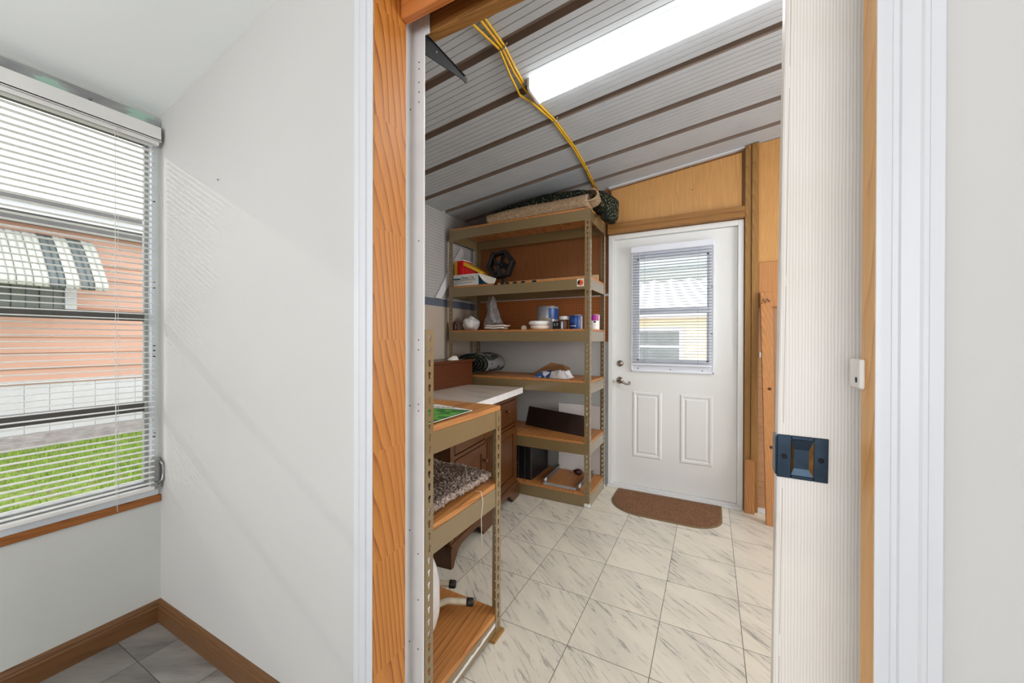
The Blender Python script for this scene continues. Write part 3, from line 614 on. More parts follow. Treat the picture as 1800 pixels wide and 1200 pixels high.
for (x0_, x1_) in ((-0.565, -0.342), (-0.212, 0.012)):
    m = MB(); z0_, z1_ = 0.262, 0.790
    def ringf(ins, yy): return [(x0_+ins, dy-yy, z0_+ins), (x1_-ins, dy-yy, z0_+ins), (x1_-ins, dy-yy, z1_-ins), (x0_+ins, dy-yy, z1_-ins)]
    rr = [ringf(0, 0), ringf(0.008, 0.006), ringf(0.020, 0.006), ringf(0.030, 0.0005), ringf(0.036, 0.0005), ringf(0.046, 0.005)]
    vs = sum(rr, []); fs = []
    for i in range(len(rr)-1):
        for k in range(4): fs.append((4*i+k, 4*i+(k+1) % 4, 4*i+4+(k+1) % 4, 4*i+4+k))
    fs.append(tuple(range(4*len(rr)-4, 4*len(rr)))); m.add(vs, fs); m.build('embossed_panel', 'door_white', d1)
wi = BX(((-0.572, dy-0.014, 0.955), (gx0, dy+0.01, 1.945)), ((gx1, dy-0.014, 0.955), (0.014, dy+0.01, 1.945)), ((gx0, dy-0.014, gz1), (gx1, dy+0.01, 1.945)), ((gx0, dy-0.014, 0.955), (gx1, dy+0.01, gz0)), ((-0.575, dy-0.018, 0.952), (0.017, dy-0.002, 0.964)), ((-0.575, dy-0.018, 0.952), (-0.566, dy-0.002, 1.945)), ((0.008, dy-0.018, 0.952), (0.017, dy-0.002, 1.945))).build('window_insert', 'insert', d1, bevel=0.0015)
BX(((gx0, dy-0.010, 1.408), (gx1, dy+0.02, 1.455)), ((gx0-0.004, dy-0.016, 1.408), (gx1+0.004, dy-0.002, 1.42)), ((gx0, dy-0.006, gz0), (gx0+0.014, dy+0.02, gz1)), ((gx1-0.014, dy-0.006, gz0), (gx1, dy+0.02, gz1)), ((gx0, dy-0.006, gz0), (gx1, dy+0.02, gz0+0.014)), ((gx0, dy-0.006, gz1-0.016), (gx1, dy+0.02, gz1))).build('sash', 'insert', wi)
BX(((gx0, dy+0.008, gz0), (gx1, dy+0.011, gz1))).build('glass_pane', 'glass', wi)
for x, z in ((-0.52, 0.975), (-0.28, 0.975), (-0.06, 0.975), (-0.555, 1.66), (-0.555, 1.25), (0.002, 1.60), (0.002, 1.25), (-0.28, 1.91)): MB().lathe((x, dy-0.0145, z), [(0.004, 0.0), (0.004, -0.0015), (0.002, -0.0025)], 10, 1).build('insert_screw', 'hole', wi)
MB().lathe((-0.664, dy, 1.012), [(0.026, 0), (0.026, -0.006), (0.020, -0.012), (0.012, -0.013), (0.012, -0.018), (0.004, -0.020)], 24, 1).build('deadbolt', 'nickel', d1)
lv = MB().lathe((-0.667, dy, 0.873), [(0.028, 0), (0.028, -0.004), (0.022, -0.010), (0.013, -0.014), (0.011, -0.045), (0.006, -0.048)], 24, 1).build('lever_handle', 'nickel', d1)
MB().tube([(-0.667, dy-0.042, 0.873), (-0.645, dy-0.048, 0.868), (-0.620, dy-0.050, 0.855), (-0.600, dy-0.050, 0.847), (-0.582, dy-0.050, 0.850), (-0.574, dy-0.050, 0.861), (-0.582, dy-0.050, 0.869), (-0.590, dy-0.050, 0.864)], [0.010, 0.009, 0.008, 0.0075, 0.007, 0.0065, 0.006, 0.005], 10).build('lever', 'nickel', lv)
# its blind
db = tag(empty('window_blind', (-0.28, dy-0.03, 0.99)), 'small white mini blind hanging on the exterior door window', 'blind')
by = dy-0.034
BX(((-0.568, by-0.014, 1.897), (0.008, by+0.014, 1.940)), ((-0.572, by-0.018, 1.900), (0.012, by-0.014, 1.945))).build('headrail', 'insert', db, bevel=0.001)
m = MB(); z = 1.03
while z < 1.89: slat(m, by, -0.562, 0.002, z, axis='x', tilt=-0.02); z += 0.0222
m.build('slats', 'blind_backlit', db, solid=0.0011)
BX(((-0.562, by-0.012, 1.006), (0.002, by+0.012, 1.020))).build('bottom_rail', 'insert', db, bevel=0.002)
MB().cyl((-0.507, by-0.018, 1.895), (-0.507, by-0.018, 1.255), 0.003, 8).build('wand', 'alu', db)
for x in (-0.47, -0.09):
    for d in (-0.0135, 0.0135): MB().cyl((x, by+d, 1.02), (x, by+d, 1.9), 0.0006, 5).build('ladder_cord', 'blind_backlit', db)

# ================================================================== CEILING FITTINGS
lt = tag(empty('ceiling_light', (-0.18, 1.73, cz(-0.18))), 'long lit fluorescent wraparound light on the metal ceiling', 'ceiling light')
LX0, LX1, LY0, LY1 = -0.795, 0.425, 1.655, 1.800
def lpt(x, y, d): return (x, y, cz(x)-d)
def lprism(m, x0_, x1_, poly):
    n = len(poly); m.add([lpt(x0_, a, d) for a, d in poly]+[lpt(x1_, a, d) for a, d in poly], [tuple(range(n))[::-1], tuple(range(n, 2*n))]+[(i, (i+1) % n, n+(i+1) % n, n+i) for i in range(n)])
    return m
lens = [(LY0+0.004, 0.010), (LY0+0.006, 0.038), (LY0+0.018, 0.048), (LY1-0.018, 0.048), (LY1-0.006, 0.038), (LY1-0.004, 0.010)]
df = lprism(MB(), LX0+0.012, LX1-0.012, lens).build('diffuser', 'lens', lt, mats=['lens_side'])
for pl_ in df.data.polygons:
    if abs(pl_.normal.z) < 0.5: pl_.material_index = 1
lprism(MB(), LX0, LX1, [(LY0+0.012, 0.0), (LY0+0.012, 0.0098), (LY1-0.012, 0.0098), (LY1-0.012, 0.0)]).build('housing', 'trim_white', lt)
ec = [(LY0, 0.0), (LY0, 0.040), (LY0+0.015, 0.052), (LY1-0.015, 0.052), (LY1, 0.040), (LY1, 0.0)]
lprism(MB(), LX0, LX0+0.012, ec).build('end_cap', 'trim_white', lt, bevel=0.001)
lprism(MB(), LX1-0.012, LX1, ec).build('end_cap', 'trim_white', lt, bevel=0.001)
def cable(name, pts, label, r=0.0052):
    m = MB(); m.tube([(x, y, cz(x)-d) for x, y, d in pts], r, 8); tag(m.build(name, 'cable'), label, 'cable', 'yellow cables along the workroom ceiling')
cable('electrical_cable', [(-0.768, 0.955, 0.012), (-0.788, 1.10, 0.02), (-0.800, 1.228, 0.018), (-0.797, 1.41, 0.012), (-0.818, 1.56, 0.012), (-0.826, 1.70, 0.012), (-0.818, 1.80, 0.010), (-0.792, 2.014, 0.010), (-0.788, 2.356, 0.010), (-0.804, 2.658, 0.010), (-0.825, 2.90, 0.010), (-0.840, 3.14, 0.010)], 'yellow cable lying tight against the ceiling all the way to the back wall')
cable('electrical_cable', [(-0.800, 0.955, 0.014), (-0.820, 1.12, 0.04), (-0.828, 1.22, 0.03), (-0.809, 1.41, 0.014), (-0.834, 1.56, 0.026), (-0.846, 1.68, 0.040), (-0.834, 1.80, 0.016), (-0.8035, 2.014, 0.011), (-0.7995, 2.356, 0.011), (-0.8155, 2.658, 0.011), (-0.8365, 2.90, 0.011), (-0.8515, 3.14, 0.011)], 'yellow cable that sags away from the others beside the end of the ceiling light')
cable('electrical_cable', [(-0.752, 0.955, 0.012), (-0.772, 1.10, 0.016), (-0.785, 1.228, 0.012), (-0.785, 1.41, 0.010), (-0.802, 1.54, 0.010), (-0.812, 1.648, 0.010)], 'short yellow cable running into the end of the ceiling light')
for y_, x_, lab in ((1.41, -0.796, 'small metal cable clip nearest the doorway header'), (2.014, -0.796, 'small metal cable clip just past the ceiling light'), (2.70, -0.810, 'small metal cable clip above the tall shelves')):
    m = MB(); m.tube([(x_-0.018, y_, cz(x_)-0.001), (x_-0.017, y_, cz(x_)-0.018), (x_, y_, cz(x_)-0.024), (x_+0.017, y_, cz(x_)-0.018), (x_+0.018, y_, cz(x_)-0.001)], 0.0028, 6); m.cyl((x_+0.020, y_, cz(x_)-0.008), (x_+0.020, y_, cz(x_)+0.0005), 0.006, 8)
    tag(m.build('cable_clip', 'steel'), lab, 'clip')
bk = tag(empty('shelf_bracket', (-0.768, 0.893, 2.08)), 'black metal shelf bracket jutting out below the brown header', 'bracket')
m = MB(); m.prism([(0.892, 2.122), (0.900, 2.126), (1.098, 2.123), (1.112, 2.129), (1.116, 2.124), (1.110, 2.108), (1.085, 2.108), (0.892, 2.066)], 0, -0.7735, -0.7705); m.build('blade', 'black_metal', bk)
BX(((-0.782, 0.892, 2.1265), (-0.7665, 1.10, 2.1285))).build('flange', 'black_metal', bk, bevel=0.0005)
MB().lathe((-0.7704, 0.945, 2.108), [(0.003, 0), (0.003, 0.0012), (0.001, 0.0016)], 8, 0).build('rivet', 'steel', bk)

# ================================================================== TALL SHELVING UNIT
TX0, TX1, TY0, TY1 = -2.012, -0.768, 2.645, 3.085
ts = tag(empty('shelving_unit', ((TX0+TX1)/2, (TY0+TY1)/2, 0)), 'tall olive steel shelving unit with six wooden shelves beside the exterior door', 'shelving unit')
def steel_post(parent, cx, cy, sx, sy, h, z0=0.0, w=0.038):
    """angle post: corner at (cx,cy), flanges run sx in x and sy in y"""
    m = MB(); m.keyplate((cx, cy, z0), (sx, 0, 0), (0, 0, 1), w, h-z0); m.keyplate((cx, cy, z0), (0, sy, 0), (0, 0, 1), w, h-z0)
    return m.build('post', 'olive', parent, solid=0.0018)
for cx, sx in ((TX0, 1), (TX1, -1)):
    for cy, sy in ((TY0, 1), (TY1, -1)): steel_post(ts, cx, cy, sx, sy, 2.146)
for cx, cy in ((TX1-0.012, TY0+0.011), (TX1-0.012, TY1-0.011)):
    BX(((cx-0.028, cy-0.013, 0.0), (cx+0.0138, cy+0.013, 0.03))).build('foot_cap', 'metal_white', ts, bevel=0.003)
def beam_x(parent, x0, x1, y, z0, z1, sy):
    t = 0.0018; f = 0.022*sy
    m = BX(((x0, y, z0), (x1, y+t*sy, z1)), ((x0, y+t*sy, z1-t), (x1, y+f, z1)), ((x0, y+t*sy, z0), (x1, y+f*0.5, z0+t)))
    return m.build('beam', 'olive', parent, bevel=0.0006)
def beam_y(parent, y0, y1, x, z0, z1, sx):
    t = 0.0018; f = 0.022*sx
    m = BX(((x, y0, z0), (x+t*sx, y1, z1)), ((x+t*sx, y0, z1-t), (x+f, y1, z1)), ((x+t*sx, y0, z0), (x+f*0.5, y1, z0+t)))
    return m.build('beam', 'olive', parent, bevel=0.0006)
TS = [(2.064, 2.140), (1.570, 1.646), (1.192, 1.268), (0.815, 0.892), (0.375, 0.452), (0.0, 0.080)]
for a, b in TS:
    beam_x(ts, TX0+0.002, TX1-0.002, TY0+0.0012, a, b, 1); beam_x(ts, TX0+0.002, TX1-0.002, TY1-0.0012, a, b, -1)
    beam_y(ts, TY0+0.0235, TY1-0.0235, TX1-0.0012, a, b, -1); beam_y(ts, TY0+0.0235, TY1-0.0235, TX0+0.0012, a, b, 1)
    BX(((TX0+0.003, TY0+0.003, b+0.0003), (TX1-0.003, TY1-0.003, b+0.016))).build('shelf_board', 'plank', ts, bevel=0.001)
TOP = [b+0.0162 for a, b in TS]
st = BX(((-0.864, TY0+0.0003, 1.590), (-0.812, TY0+0.0011, 1.645))).build('sticker', 'paper', ts); st['label'] = 'small white sticker with a round orange and black mark'
m = MB(); m.add([(-0.838+0.021*math.cos(a), TY0+0.0002, 1.617+0.021*math.sin(a)) for a in [2*PI*k/28 for k in range(28)]], [tuple(range(28))]); m.build('round_mark', 'orange', st)
m = MB(); m.add([(-0.840, TY0+0.0001, 1.617)]+[(-0.840+0.021*math.cos(a), TY0+0.0001, 1.617+0.021*math.sin(a)) for a in [PI*0.55+PI*0.75*k/14 for k in range(15)]], [tuple(range(16))]); m.build('black_mark', 'black', st)
for x in (-1.545, -1.485, -1.440, -1.372, -1.300, -1.205):
    w = 0.034
    o = BX(((x-w/2, TY0+0.0005, TOP[1]-0.016), (x+w/2, TY0+0.0026, TOP[1]-0.001))).build('magnet', 'black', ts)

# ================================================================== LOW SHELVING UNIT
QX0, QX1, QY0, QY1 = -1.21, -0.768, 0.892, 1.358
qs = tag(empty('shelving_unit', ((QX0+QX1)/2, (QY0+QY1)/2, 0)), 'low olive steel shelving unit with three wooden shelves just inside the doorway', 'shelving unit')
steel_post(qs, QX1, QY0, -1, 1, 1.232); steel_post(qs, QX0, QY0, 1, 1, 1.232)
steel_post(qs, QX1, QY1, -1, -1, 0.910, 0.012); steel_post(qs, QX0, QY1, 1, -1, 0.910)
QS = [(0.842, 0.911), (0.528, 0.601), (0.016, 0.070)]
for a, b in QS:
    beam_y(qs, QY0+0.002, QY1-0.002, QX1-0.0012, a, b, -1); beam_y(qs, QY0+0.002, QY1-0.002, QX0+0.0012, a, b, 1)
    beam_x(qs, QX0+0.0235, QX1-0.0235, QY1-0.0012, a, b, -1); beam_x(qs, QX0+0.0235, QX1-0.0235, QY0+0.0012, a, b, 1)
    ov = 0.003 if a > 0.8 else -0.003
    BX(((QX0+0.003, QY0+0.003, b+0.0003), (QX1-0.003, QY1+ov, b+0.020))).build('shelf_board', 'plank_y', qs, bevel=0.001)
QT = [b+0.0202 for a, b in QS]
lowb = [o for o in qs.children if o.name.startswith('beam')][8]
m = MB(); m.grid(lambda u, v: (-0.76905, 1.02+0.30*u, 0.030+0.012*u+(0.014+0.010*noise.noise(Vector((u*9, v*2, 1))))*v), 30, 1); m.build('paint_scuff', 'metal_white', lowb)
tag(BX(((-0.800, 1.285, 0.0), (-0.752, 1.366, 0.0115))).build('wood_shim', 'treated', bevel=0.001), 'small brown wood shim under the far foot of the low shelves', 'shim')

# ================================================================== CABINET with marble top, hutch
CB = tag(empty('cabinet', (-1.325, 2.60, 0), math.radians(6.5)), 'dark cherry wood cabinet with doors, a drawer and bracket feet', 'cabinet')
ch = 'cherry'
BX(((-0.52, -1.0, 0.10), (-0.018, -0.004, 0.792))).build('body', ch, CB, bevel=0.002)
BX(((-0.018, -1.0, 0.10), (0, -0.96, 0.792)), ((-0.018, -0.034, 0.10), (0, -0.004, 0.792)), ((-0.018, -0.575, 0.10), (0, -0.435, 0.792)), ((-0.018, -0.96, 0.755), (0, -0.034, 0.792)), ((-0.018, -0.96, 0.555), (0, -0.034, 0.575)), ((-0.018, -0.96, 0.10), (0, -0.034, 0.125))).build('face_frame', ch, CB)
m = BX(((0.0002, -0.552, 0.13), (0.0012, -0.458, 0.55)))
for y_ in (-0.545, -0.525, -0.505, -0.485, -0.465): m.box((0.0010, y_-0.006, 0.13), (0.0050, y_+0.006, 0.55))
m.build('fluted_stile', ch, CB)
def knob(parent, y_, z_):
    MB().lathe((0.004, y_, z_), [(0.006, 0), (0.006, 0.010), (0.013, 0.016), (0.014, 0.022), (0.010, 0.028), (0.003, 0.030)], 16, 0).build('knob', 'cherry_y', parent)
for (a, b) in ((-0.43, -0.038), (-0.955, -0.58)):
    dr = BX(((-0.016, a, 0.582), (0.003, b, 0.750))).build('drawer', ch, CB, bevel=0.003); knob(dr, (a+b)/2, 0.690)
    z0_, z1_ = 0.13, 0.550
    do = BX(((-0.016, a, z0_), (0.003, a+0.05, z1_)), ((-0.016, b-0.05, z0_), (0.003, b, z1_)), ((-0.016, a+0.05, z0_), (0.003, b-0.05, z0_+0.05)), ((-0.016, a+0.05, z1_-0.05), (0.003, b-0.05, z1_)), ((-0.016, a+0.05, z0_+0.05), (-0.006, b-0.05, z1_-0.05))).build('door', ch, CB)
    m = MB(); iy0, iy1, iz0, iz1 = a+0.065, b-0.065, z0_+0.065, z1_-0.065
    m.hexa([(-0.006, iy0-0.012, iz0-0.012), (-0.006, iy1+0.012, iz0-0.012), (0.001, iy1, iz0), (0.001, iy0, iz0), (-0.006, iy0-0.012, iz1+0.012), (-0.006, iy1+0.012, iz1+0.012), (0.001, iy1, iz1), (0.001, iy0, iz1)]).build('raised_panel', ch, do)
    knob(do, a+0.025 if a > -0.5 else b-0.025, 0.452)
def arch(y0_, y1_, hgt):
    pts = [(y0_, 0), (y0_+0.012, hgt*0.35), (y0_+0.03, hgt*0.55), (y0_+0.045, hgt*0.8), (y0_+0.08, hgt)]
    return pts+[(y0_+y1_-p[0], p[1]) for p in pts[::-1]]
foot = [(-1.012, 0.0)]+[(-0.985, 0)]+arch(-0.985, -0.62, 0.085)+arch(-0.47, -0.12, 0.070)+[(0.012, 0), (0.012, 0.105), (-1.012, 0.105)]
ft = []
for p in foot:
    if not ft or (abs(p[0]-ft[-1][0])+abs(p[1]-ft[-1][1])) > 1e-5: ft.append(p)
m = MB().prism(ft, 0, 0.0, 0.014); m.prism([(0.0, 0.105), (0.014, 0.105), (0.006, 0.118), (0.0, 0.120)], 1, -1.0, 0.0)
m.box((-0.52, 0.0, 0.0), (-0.40, 0.012, 0.105)); m.box((-0.10, 0.0, 0.0), (0.0, 0.012, 0.105)); m.box((-0.40, 0.0, 0.06), (-0.10, 0.012, 0.105)); m.box((-0.52, -1.012, 0.0), (0.0, -1.0, 0.105)); m.box((-0.52, -0.995, 0.0), (-0.46, -0.9, 0.1)); m.box((-0.52, -0.1, 0.0), (-0.46, 0.0, 0.1))
m.build('base', ch, CB)
CTZ = 0.836
ct = empty('countertop', (-1.325, 2.60, 0), math.radians(6.5)); ct = tag(ct, 'white marble slab lying on the dark cherry cabinet', 'countertop')
sl = BX(((-0.515, -1.03, 0.7925), (0.035, 0.026, CTZ))).build('slab', 'marble', ct, bevel=0.002)
BX(((0.0352, -1.03, 0.7925), (0.0365, 0.026, CTZ-0.001))).build('front_edge', 'marble_edge', sl)
hu = tag(empty('wooden_box', (-1.85, 2.32, CTZ)), 'long reddish brown wooden box with an overhanging lid on the marble top', 'box')
BX(((-1.985, 2.02, CTZ+0.0005), (-1.752, 2.622, 1.022))).build('body', 'cherry_y', hu, bevel=0.002)
BX(((-2.0, 2.0, 1.0225), (-1.738, 2.637, 1.042))).build('lid', 'cherry_y', hu, bevel=0.004)
m = MB(); m.add([(-1.80, 2.40, 1.0425), (-1.775, 2.46, 1.0425), (-1.815, 2.475, 1.0425), (-1.79, 2.455, 1.072), (-1.812, 2.44, 1.076), (-1.83, 2.38, 1.046)], [(0, 1, 3), (0, 3, 4), (1, 2, 3), (2, 4, 3), (5, 0, 4), (5, 4, 2), (0, 5, 2, 1)])
tag(m.build('paper_scrap', 'paper', solid=0.0008), 'small white scrap of paper on the reddish wooden box', 'paper')

# ================================================================== THINGS ON THE TALL SHELVES
def blob(name, mat, c, r, amp, freq, label, cat, seed=0, sub=4, flat_z=None, group=None, shape=None, parent=None):
    bm = bmesh.new(); bmesh.ops.create_icosphere(bm, subdivisions=sub, radius=1.0)
    for v in bm.verts:
        p = v.co.copy(); d = noise.noise(p*freq+Vector((seed*7.3, seed*3.1, seed)))+0.5*noise.noise(p*freq*2.3+Vector((seed, seed, 1)))
        p *= 1+amp*d
        if shape: p = shape(p)
        v.co = Vector((c[0]+p.x*r[0], c[1]+p.y*r[1], c[2]+p.z*r[2]))
        if flat_z is not None and v.co.z < flat_z: v.co.z = flat_z+0.0003
    m = MB(); bm.verts.index_update(); m.add([v.co.copy() for v in bm.verts], [[v.index for v in f.verts] for f in bm.faces], True); bm.free()
    o = m.build(name, mat, parent)
    return tag(o, label, cat, group) if label else o
# --- top: rolled rugs
def rug_roll(name, mat, path, rx, rz, label, bumps=0.006, seed=0, n=28):
    """soft flattened roll: path of centres, oval section with a rounded end and pile"""
    m = MB(); o = 0; P = [Vector(p) for p in path]; L = len(P)
    for i, p in enumerate(P):
        t = (P[min(i+1, L-1)]-P[max(i-1, 0)]).normalized(); sd_ = Vector((-t.y, t.x, 0)).normalized() if abs(t.z) < 0.95 else Vector((0, 1, 0)); uv_ = t.cross(sd_).normalized(); k = 1.0
        if i == 0 or i == L-1: k = 0.80
        for q in range(n):
            a = 2*PI*q/n; ca, sa = math.cos(a), math.sin(a)
            f = 1+0.05*noise.noise(Vector((i*0.4+seed, ca*1.5, sa*1.5)))
            v = p+sd_*(ca*rx[i]*k*f)+uv_*(sa*rz[i]*k*f); v += Vector((random.uniform(-1, 1), random.uniform(-1, 1), random.uniform(-1, 1)))*bumps*0.4
            m.v.append(v)
    for i in range(L-1):
        for q in range(n):
            q2 = (q+1) % n; m.f.append([i*n+q, i*n+q2, (i+1)*n+q2, (i+1)*n+q]); m.sm.append(True)
    m.f.append([q for q in range(n)][::-1]); m.sm.append(False); m.f.append([(L-1)*n+q for q in range(n)]); m.sm.append(False)
    ob = m.build(name, mat)
    return ob
def lerp_path(pts, n):
    out = []
    for i in range(n+1):
        t = i/n*(len(pts)-1); k = min(int(t), len(pts)-2); f = t-k; f = f*f*(3-2*f)
        out.append(tuple(pts[k][j]*(1-f)+pts[k+1][j]*f for j in range(len(pts[0]))))
    return out
T0 = TOP[0]
q = lerp_path([(-1.72, 2.88, T0+0.080, 0.09, 0.072), (-1.50, 2.88, T0+0.104, 0.10, 0.100), (-1.20, 2.88, T0+0.120, 0.10, 0.116), (-0.92, 2.88, T0+0.112, 0.10, 0.108), (-0.76, 2.87, T0+0.096, 0.10, 0.086), (-0.690, 2.86, T0+0.055, 0.10, 0.075), (-0.678, 2.85, T0-0.020, 0.10, 0.062), (-0.690, 2.85, T0-0.060, 0.09, 0.05)], 60)
ob = rug_roll('rolled_rug', 'green_rug', [p[:3] for p in q], [p[3] for p in q], [p[4] for p in q], '', seed=3)
tag(ob, 'dark green speckled rug rolled up behind the tan one on top of the tall shelves', 'rug')
# tan rug: folded over itself, open fold towards the right
m = MB()
def tan_prof(s_):     # closed fold outline in (y,z): two plies
    pts = [(2.752, 0.006), (2.655, 0.006), (2.640, 0.02), (2.637, 0.045), (2.648, 0.066), (2.68, 0.075), (2.735, 0.072), (2.760, 0.060), (2.768, 0.036), (2.765, 0.014)]
    return pts
nn = 60
for i in range(nn+1):
    s_ = i/nn; x = -1.62+s_*0.835; sag = 0.010*math.sin(s_*5.0)+0.012*s_; P = tan_prof(s_)
    for k_ in range(40):
        t = k_/40*len(P); a = int(t) % len(P); b = (a+1) % len(P); f = t-int(t)
        yy = P[a][0]*(1-f)+P[b][0]*f; zz = P[a][1]*(1-f)+P[b][1]*f; sc = 0.80+0.35*s_
        m.v.append(Vector((x+random.uniform(-.002, .002), yy+0.01*math.sin(s_*4)+random.uniform(-.002, .002)-0.010, T0+zz*sc+(max(0, sag) if zz > 0.03 else 0)+random.uniform(0, .003))))
for i in range(nn):
    for k_ in range(40): m.f.append([i*40+k_, i*40+(k_+1) % 40, (i+1)*40+(k_+1) % 40, (i+1)*40+k_]); m.sm.append(True)
m.f.append(list(range(40))[::-1]); m.sm.append(False); m.f.append([nn*40+k_ for k_ in range(40)]); m.sm.append(False)
def curl(u, v):      # the upper ply rolls over and hangs at the right end
    a = -0.5*PI+u*1.18*PI; r = 0.040
    return (-0.785+0.02+r*1.35*math.cos(-a)*1.0+random.uniform(-.002, .002)-0.015*v, 2.625+v*0.135, T0+0.075+r*math.sin(-a)+0.006*math.sin(v*6)+random.uniform(-.002, .002))
m.grid(curl, 18, 20)
tan = m.build('folded_rug', 'tan_rug'); md = tan.modifiers.new('ply', 'SOLIDIFY'); md.thickness = 0.012; md.offset = 0; tag(tan, 'tan rug folded along the front edge of the top shelf', 'rug')
# --- second shelf
T1 = TOP[1]
cb = tag(empty('carton', (-1.86, 2.78, T1)), 'white and blue printed carton under the red box on the tall shelves', 'box')
BX(((-2.0, 2.690, T1+0.0005), (-1.742, 2.86, T1+0.104))).build('carton_body', 'card_white', cb, bevel=0.001)
BX(((-1.7418, 2.692, T1+0.002), (-1.7408, 2.858, T1+0.102))).build('end_panel', 'card_blue', cb)
m = MB()
for z_ in (0.058, 0.047, 0.030): m.box((-1.985, 2.6888, T1+z_), (-1.77-(0.03 if z_ < 0.04 else 0), 2.6898, T1+z_+0.0035))
m.build('printed_lines', 'print_dark', cb)
M = Matrix.Translation((-1.915, 2.6892, T1+0.066)) @ Matrix.Rotation(PI/2, 4, 'X')
text_mesh('Mosaic Tile', 0.028, 0.0004, M).build('lettering', 'print_dark', cb)
BX(((-2.0, 2.6886, T1+0.062), (-1.925, 2.6896, T1+0.072))).build('blue_band', 'card_blue', cb)
rb = tag(empty('carton', (-1.86, 2.78, T1+0.105)), 'red and yellow box leaning open on the white carton', 'box')
BX(((-1.998, 2.705, T1+0.1048), (-1.968, 2.85, T1+0.232))).build('yellow_side', 'card_yellow', rb)
BX(((-1.9675, 2.703, T1+0.1048), (-1.908, 2.85, T1+0.228))).build('box_body', 'card_red', rb, bevel=0.001)
MB().hexa([(-1.907, 2.71, T1+0.185), (-1.748, 2.73, T1+0.108), (-1.748, 2.85, T1+0.108), (-1.907, 2.85, T1+0.185), (-1.907, 2.71, T1+0.218), (-1.745, 2.73, T1+0.128), (-1.745, 2.85, T1+0.128), (-1.907, 2.85, T1+0.218)]).build('lid_flap', 'card_yellow', rb)
MB().hexa([(-1.907, 2.72, T1+0.1048), (-1.80, 2.74, T1+0.1048), (-1.80, 2.84, T1+0.1048), (-1.907, 2.84, T1+0.1048), (-1.907, 2.72, T1+0.18), (-1.80, 2.74, T1+0.13), (-1.80, 2.84, T1+0.13), (-1.907, 2.84, T1+0.18)]).build('tray', 'card_red', rb)
BX(((-1.999, 2.7035, T1+0.2285), (-1.907, 2.85, T1+0.236))).build('rim', 'card_white', rb)
fc = Vector((-1.585, 2.80, 1.842))
fan = tag(empty('desk_fan', (fc.x, fc.y, T1)), 'small black fan with an angular guard on the second shelf', 'fan')
m = MB(); N6 = 6; hexo = [(0.130*math.cos(a), 0.128*math.sin(a)) for a in [k*PI/3+0.12 for k in range(N6)]]
ih = [(0.098*math.cos(a), 0.097*math.sin(a)) for a in [k*PI/3+0.12 for k in range(N6)]]
vs = []
for yy in (-0.035, 0.035):
    vs += [(fc.x+a, fc.y+yy, fc.z+b) for a, b in hexo]+[(fc.x+a, fc.y+yy, fc.z+b) for a, b in ih]
fs = []
for k in range(N6):
    j = (k+1) % N6; A, B, C_ = N6, 2*N6, 3*N6
    fs += [(k, j, A+j, A+k), (B+k, C_+k, C_+j, B+j), (k, B+k, B+j, j), (A+k, A+j, C_+j, C_+k)]
m.add(vs, fs); m.build('guard', 'fan_black', fan, bevel=0.004)
m = MB()
for k in range(4):
    a = k*PI/2+0.35
    m.box((-0.002, -0.02, 0.0), (0.002, 0.02, 0.0)); s0 = len(m.v)
    m.add([(0.012, -0.004, -0.018), (0.080, -0.014, -0.034), (0.084, 0.010, 0.030), (0.014, 0.006, 0.018)], [(0, 1, 2, 3)])
    m.xf(Matrix.Translation(fc) @ Matrix.Rotation(a, 4, 'Y'), s0-8)
m.lathe(fc, [(0.024, -0.022), (0.028, -0.012), (0.028, 0.03), (0.01, 0.034)], 16, 1)
m.build('blades', 'black', fan, solid=0.002)
for k in range(3):
    a = k*2*PI/3+0.2; MB().cyl(fc+Vector((0, -0.03, 0)), fc+Vector((0.093*math.cos(a), -0.03, 0.085*math.sin(a))), 0.006, 8).build('spoke', 'fan_black', fan)
m = MB(); m.tube([(fc.x+0.02, fc.y, T1+0.012), (fc.x+0.03, fc.y, T1+0.045), (fc.x+0.02, fc.y, fc.z-0.105)], 0.016, 10); m.lathe((fc.x+0.02, fc.y, T1+0.0004), [(0.07, 0), (0.07, 0.008), (0.05, 0.016), (0.01, 0.018)], 24); m.build('stand', 'fan_black', fan)
m = MB(); m.grid(lambda u, v: (-1.734+0.140*u, 2.672+0.035*v+0.03*u, T1+0.0015+(0.100*(1-u)**2.6)*(1-v)+(0.102-0.050*u)*v), 16, 8)
tag(m.build('paper_sheet', 'paper', solid=0.0012), 'curled white sheet of paper between the carton and the fan', 'paper')
tag(BX(((-1.62, 2.985, T1+0.0004), (-0.80, 3.003, T1+0.062))).build('wood_strip', 'stick', bevel=0.001), 'pale strip of wood along the back of the second shelf', 'wood strip')
# white batten leaning diagonally on the pegboard
m = MB().hexa([(-2.066, 2.505, 1.556), (-2.048, 2.505, 1.556), (-2.048, 2.585, 1.556), (-2.066, 2.585, 1.556), (-2.066, 2.905, 2.035), (-2.048, 2.905, 2.035), (-2.048, 2.935, 1.985), (-2.066, 2.935, 1.985)])
m = MB()
poly = [(2.512, 1.5555), (2.590, 1.5555), (2.915, 1.968), (2.915, 2.035), (2.875, 2.052)]
m.prism(poly, 0, -2.066, -2.052)
tag(m.build('white_batten', 'trim_white', bevel=0.001), 'white batten leaning slantwise against the grey pegboard', 'batten')
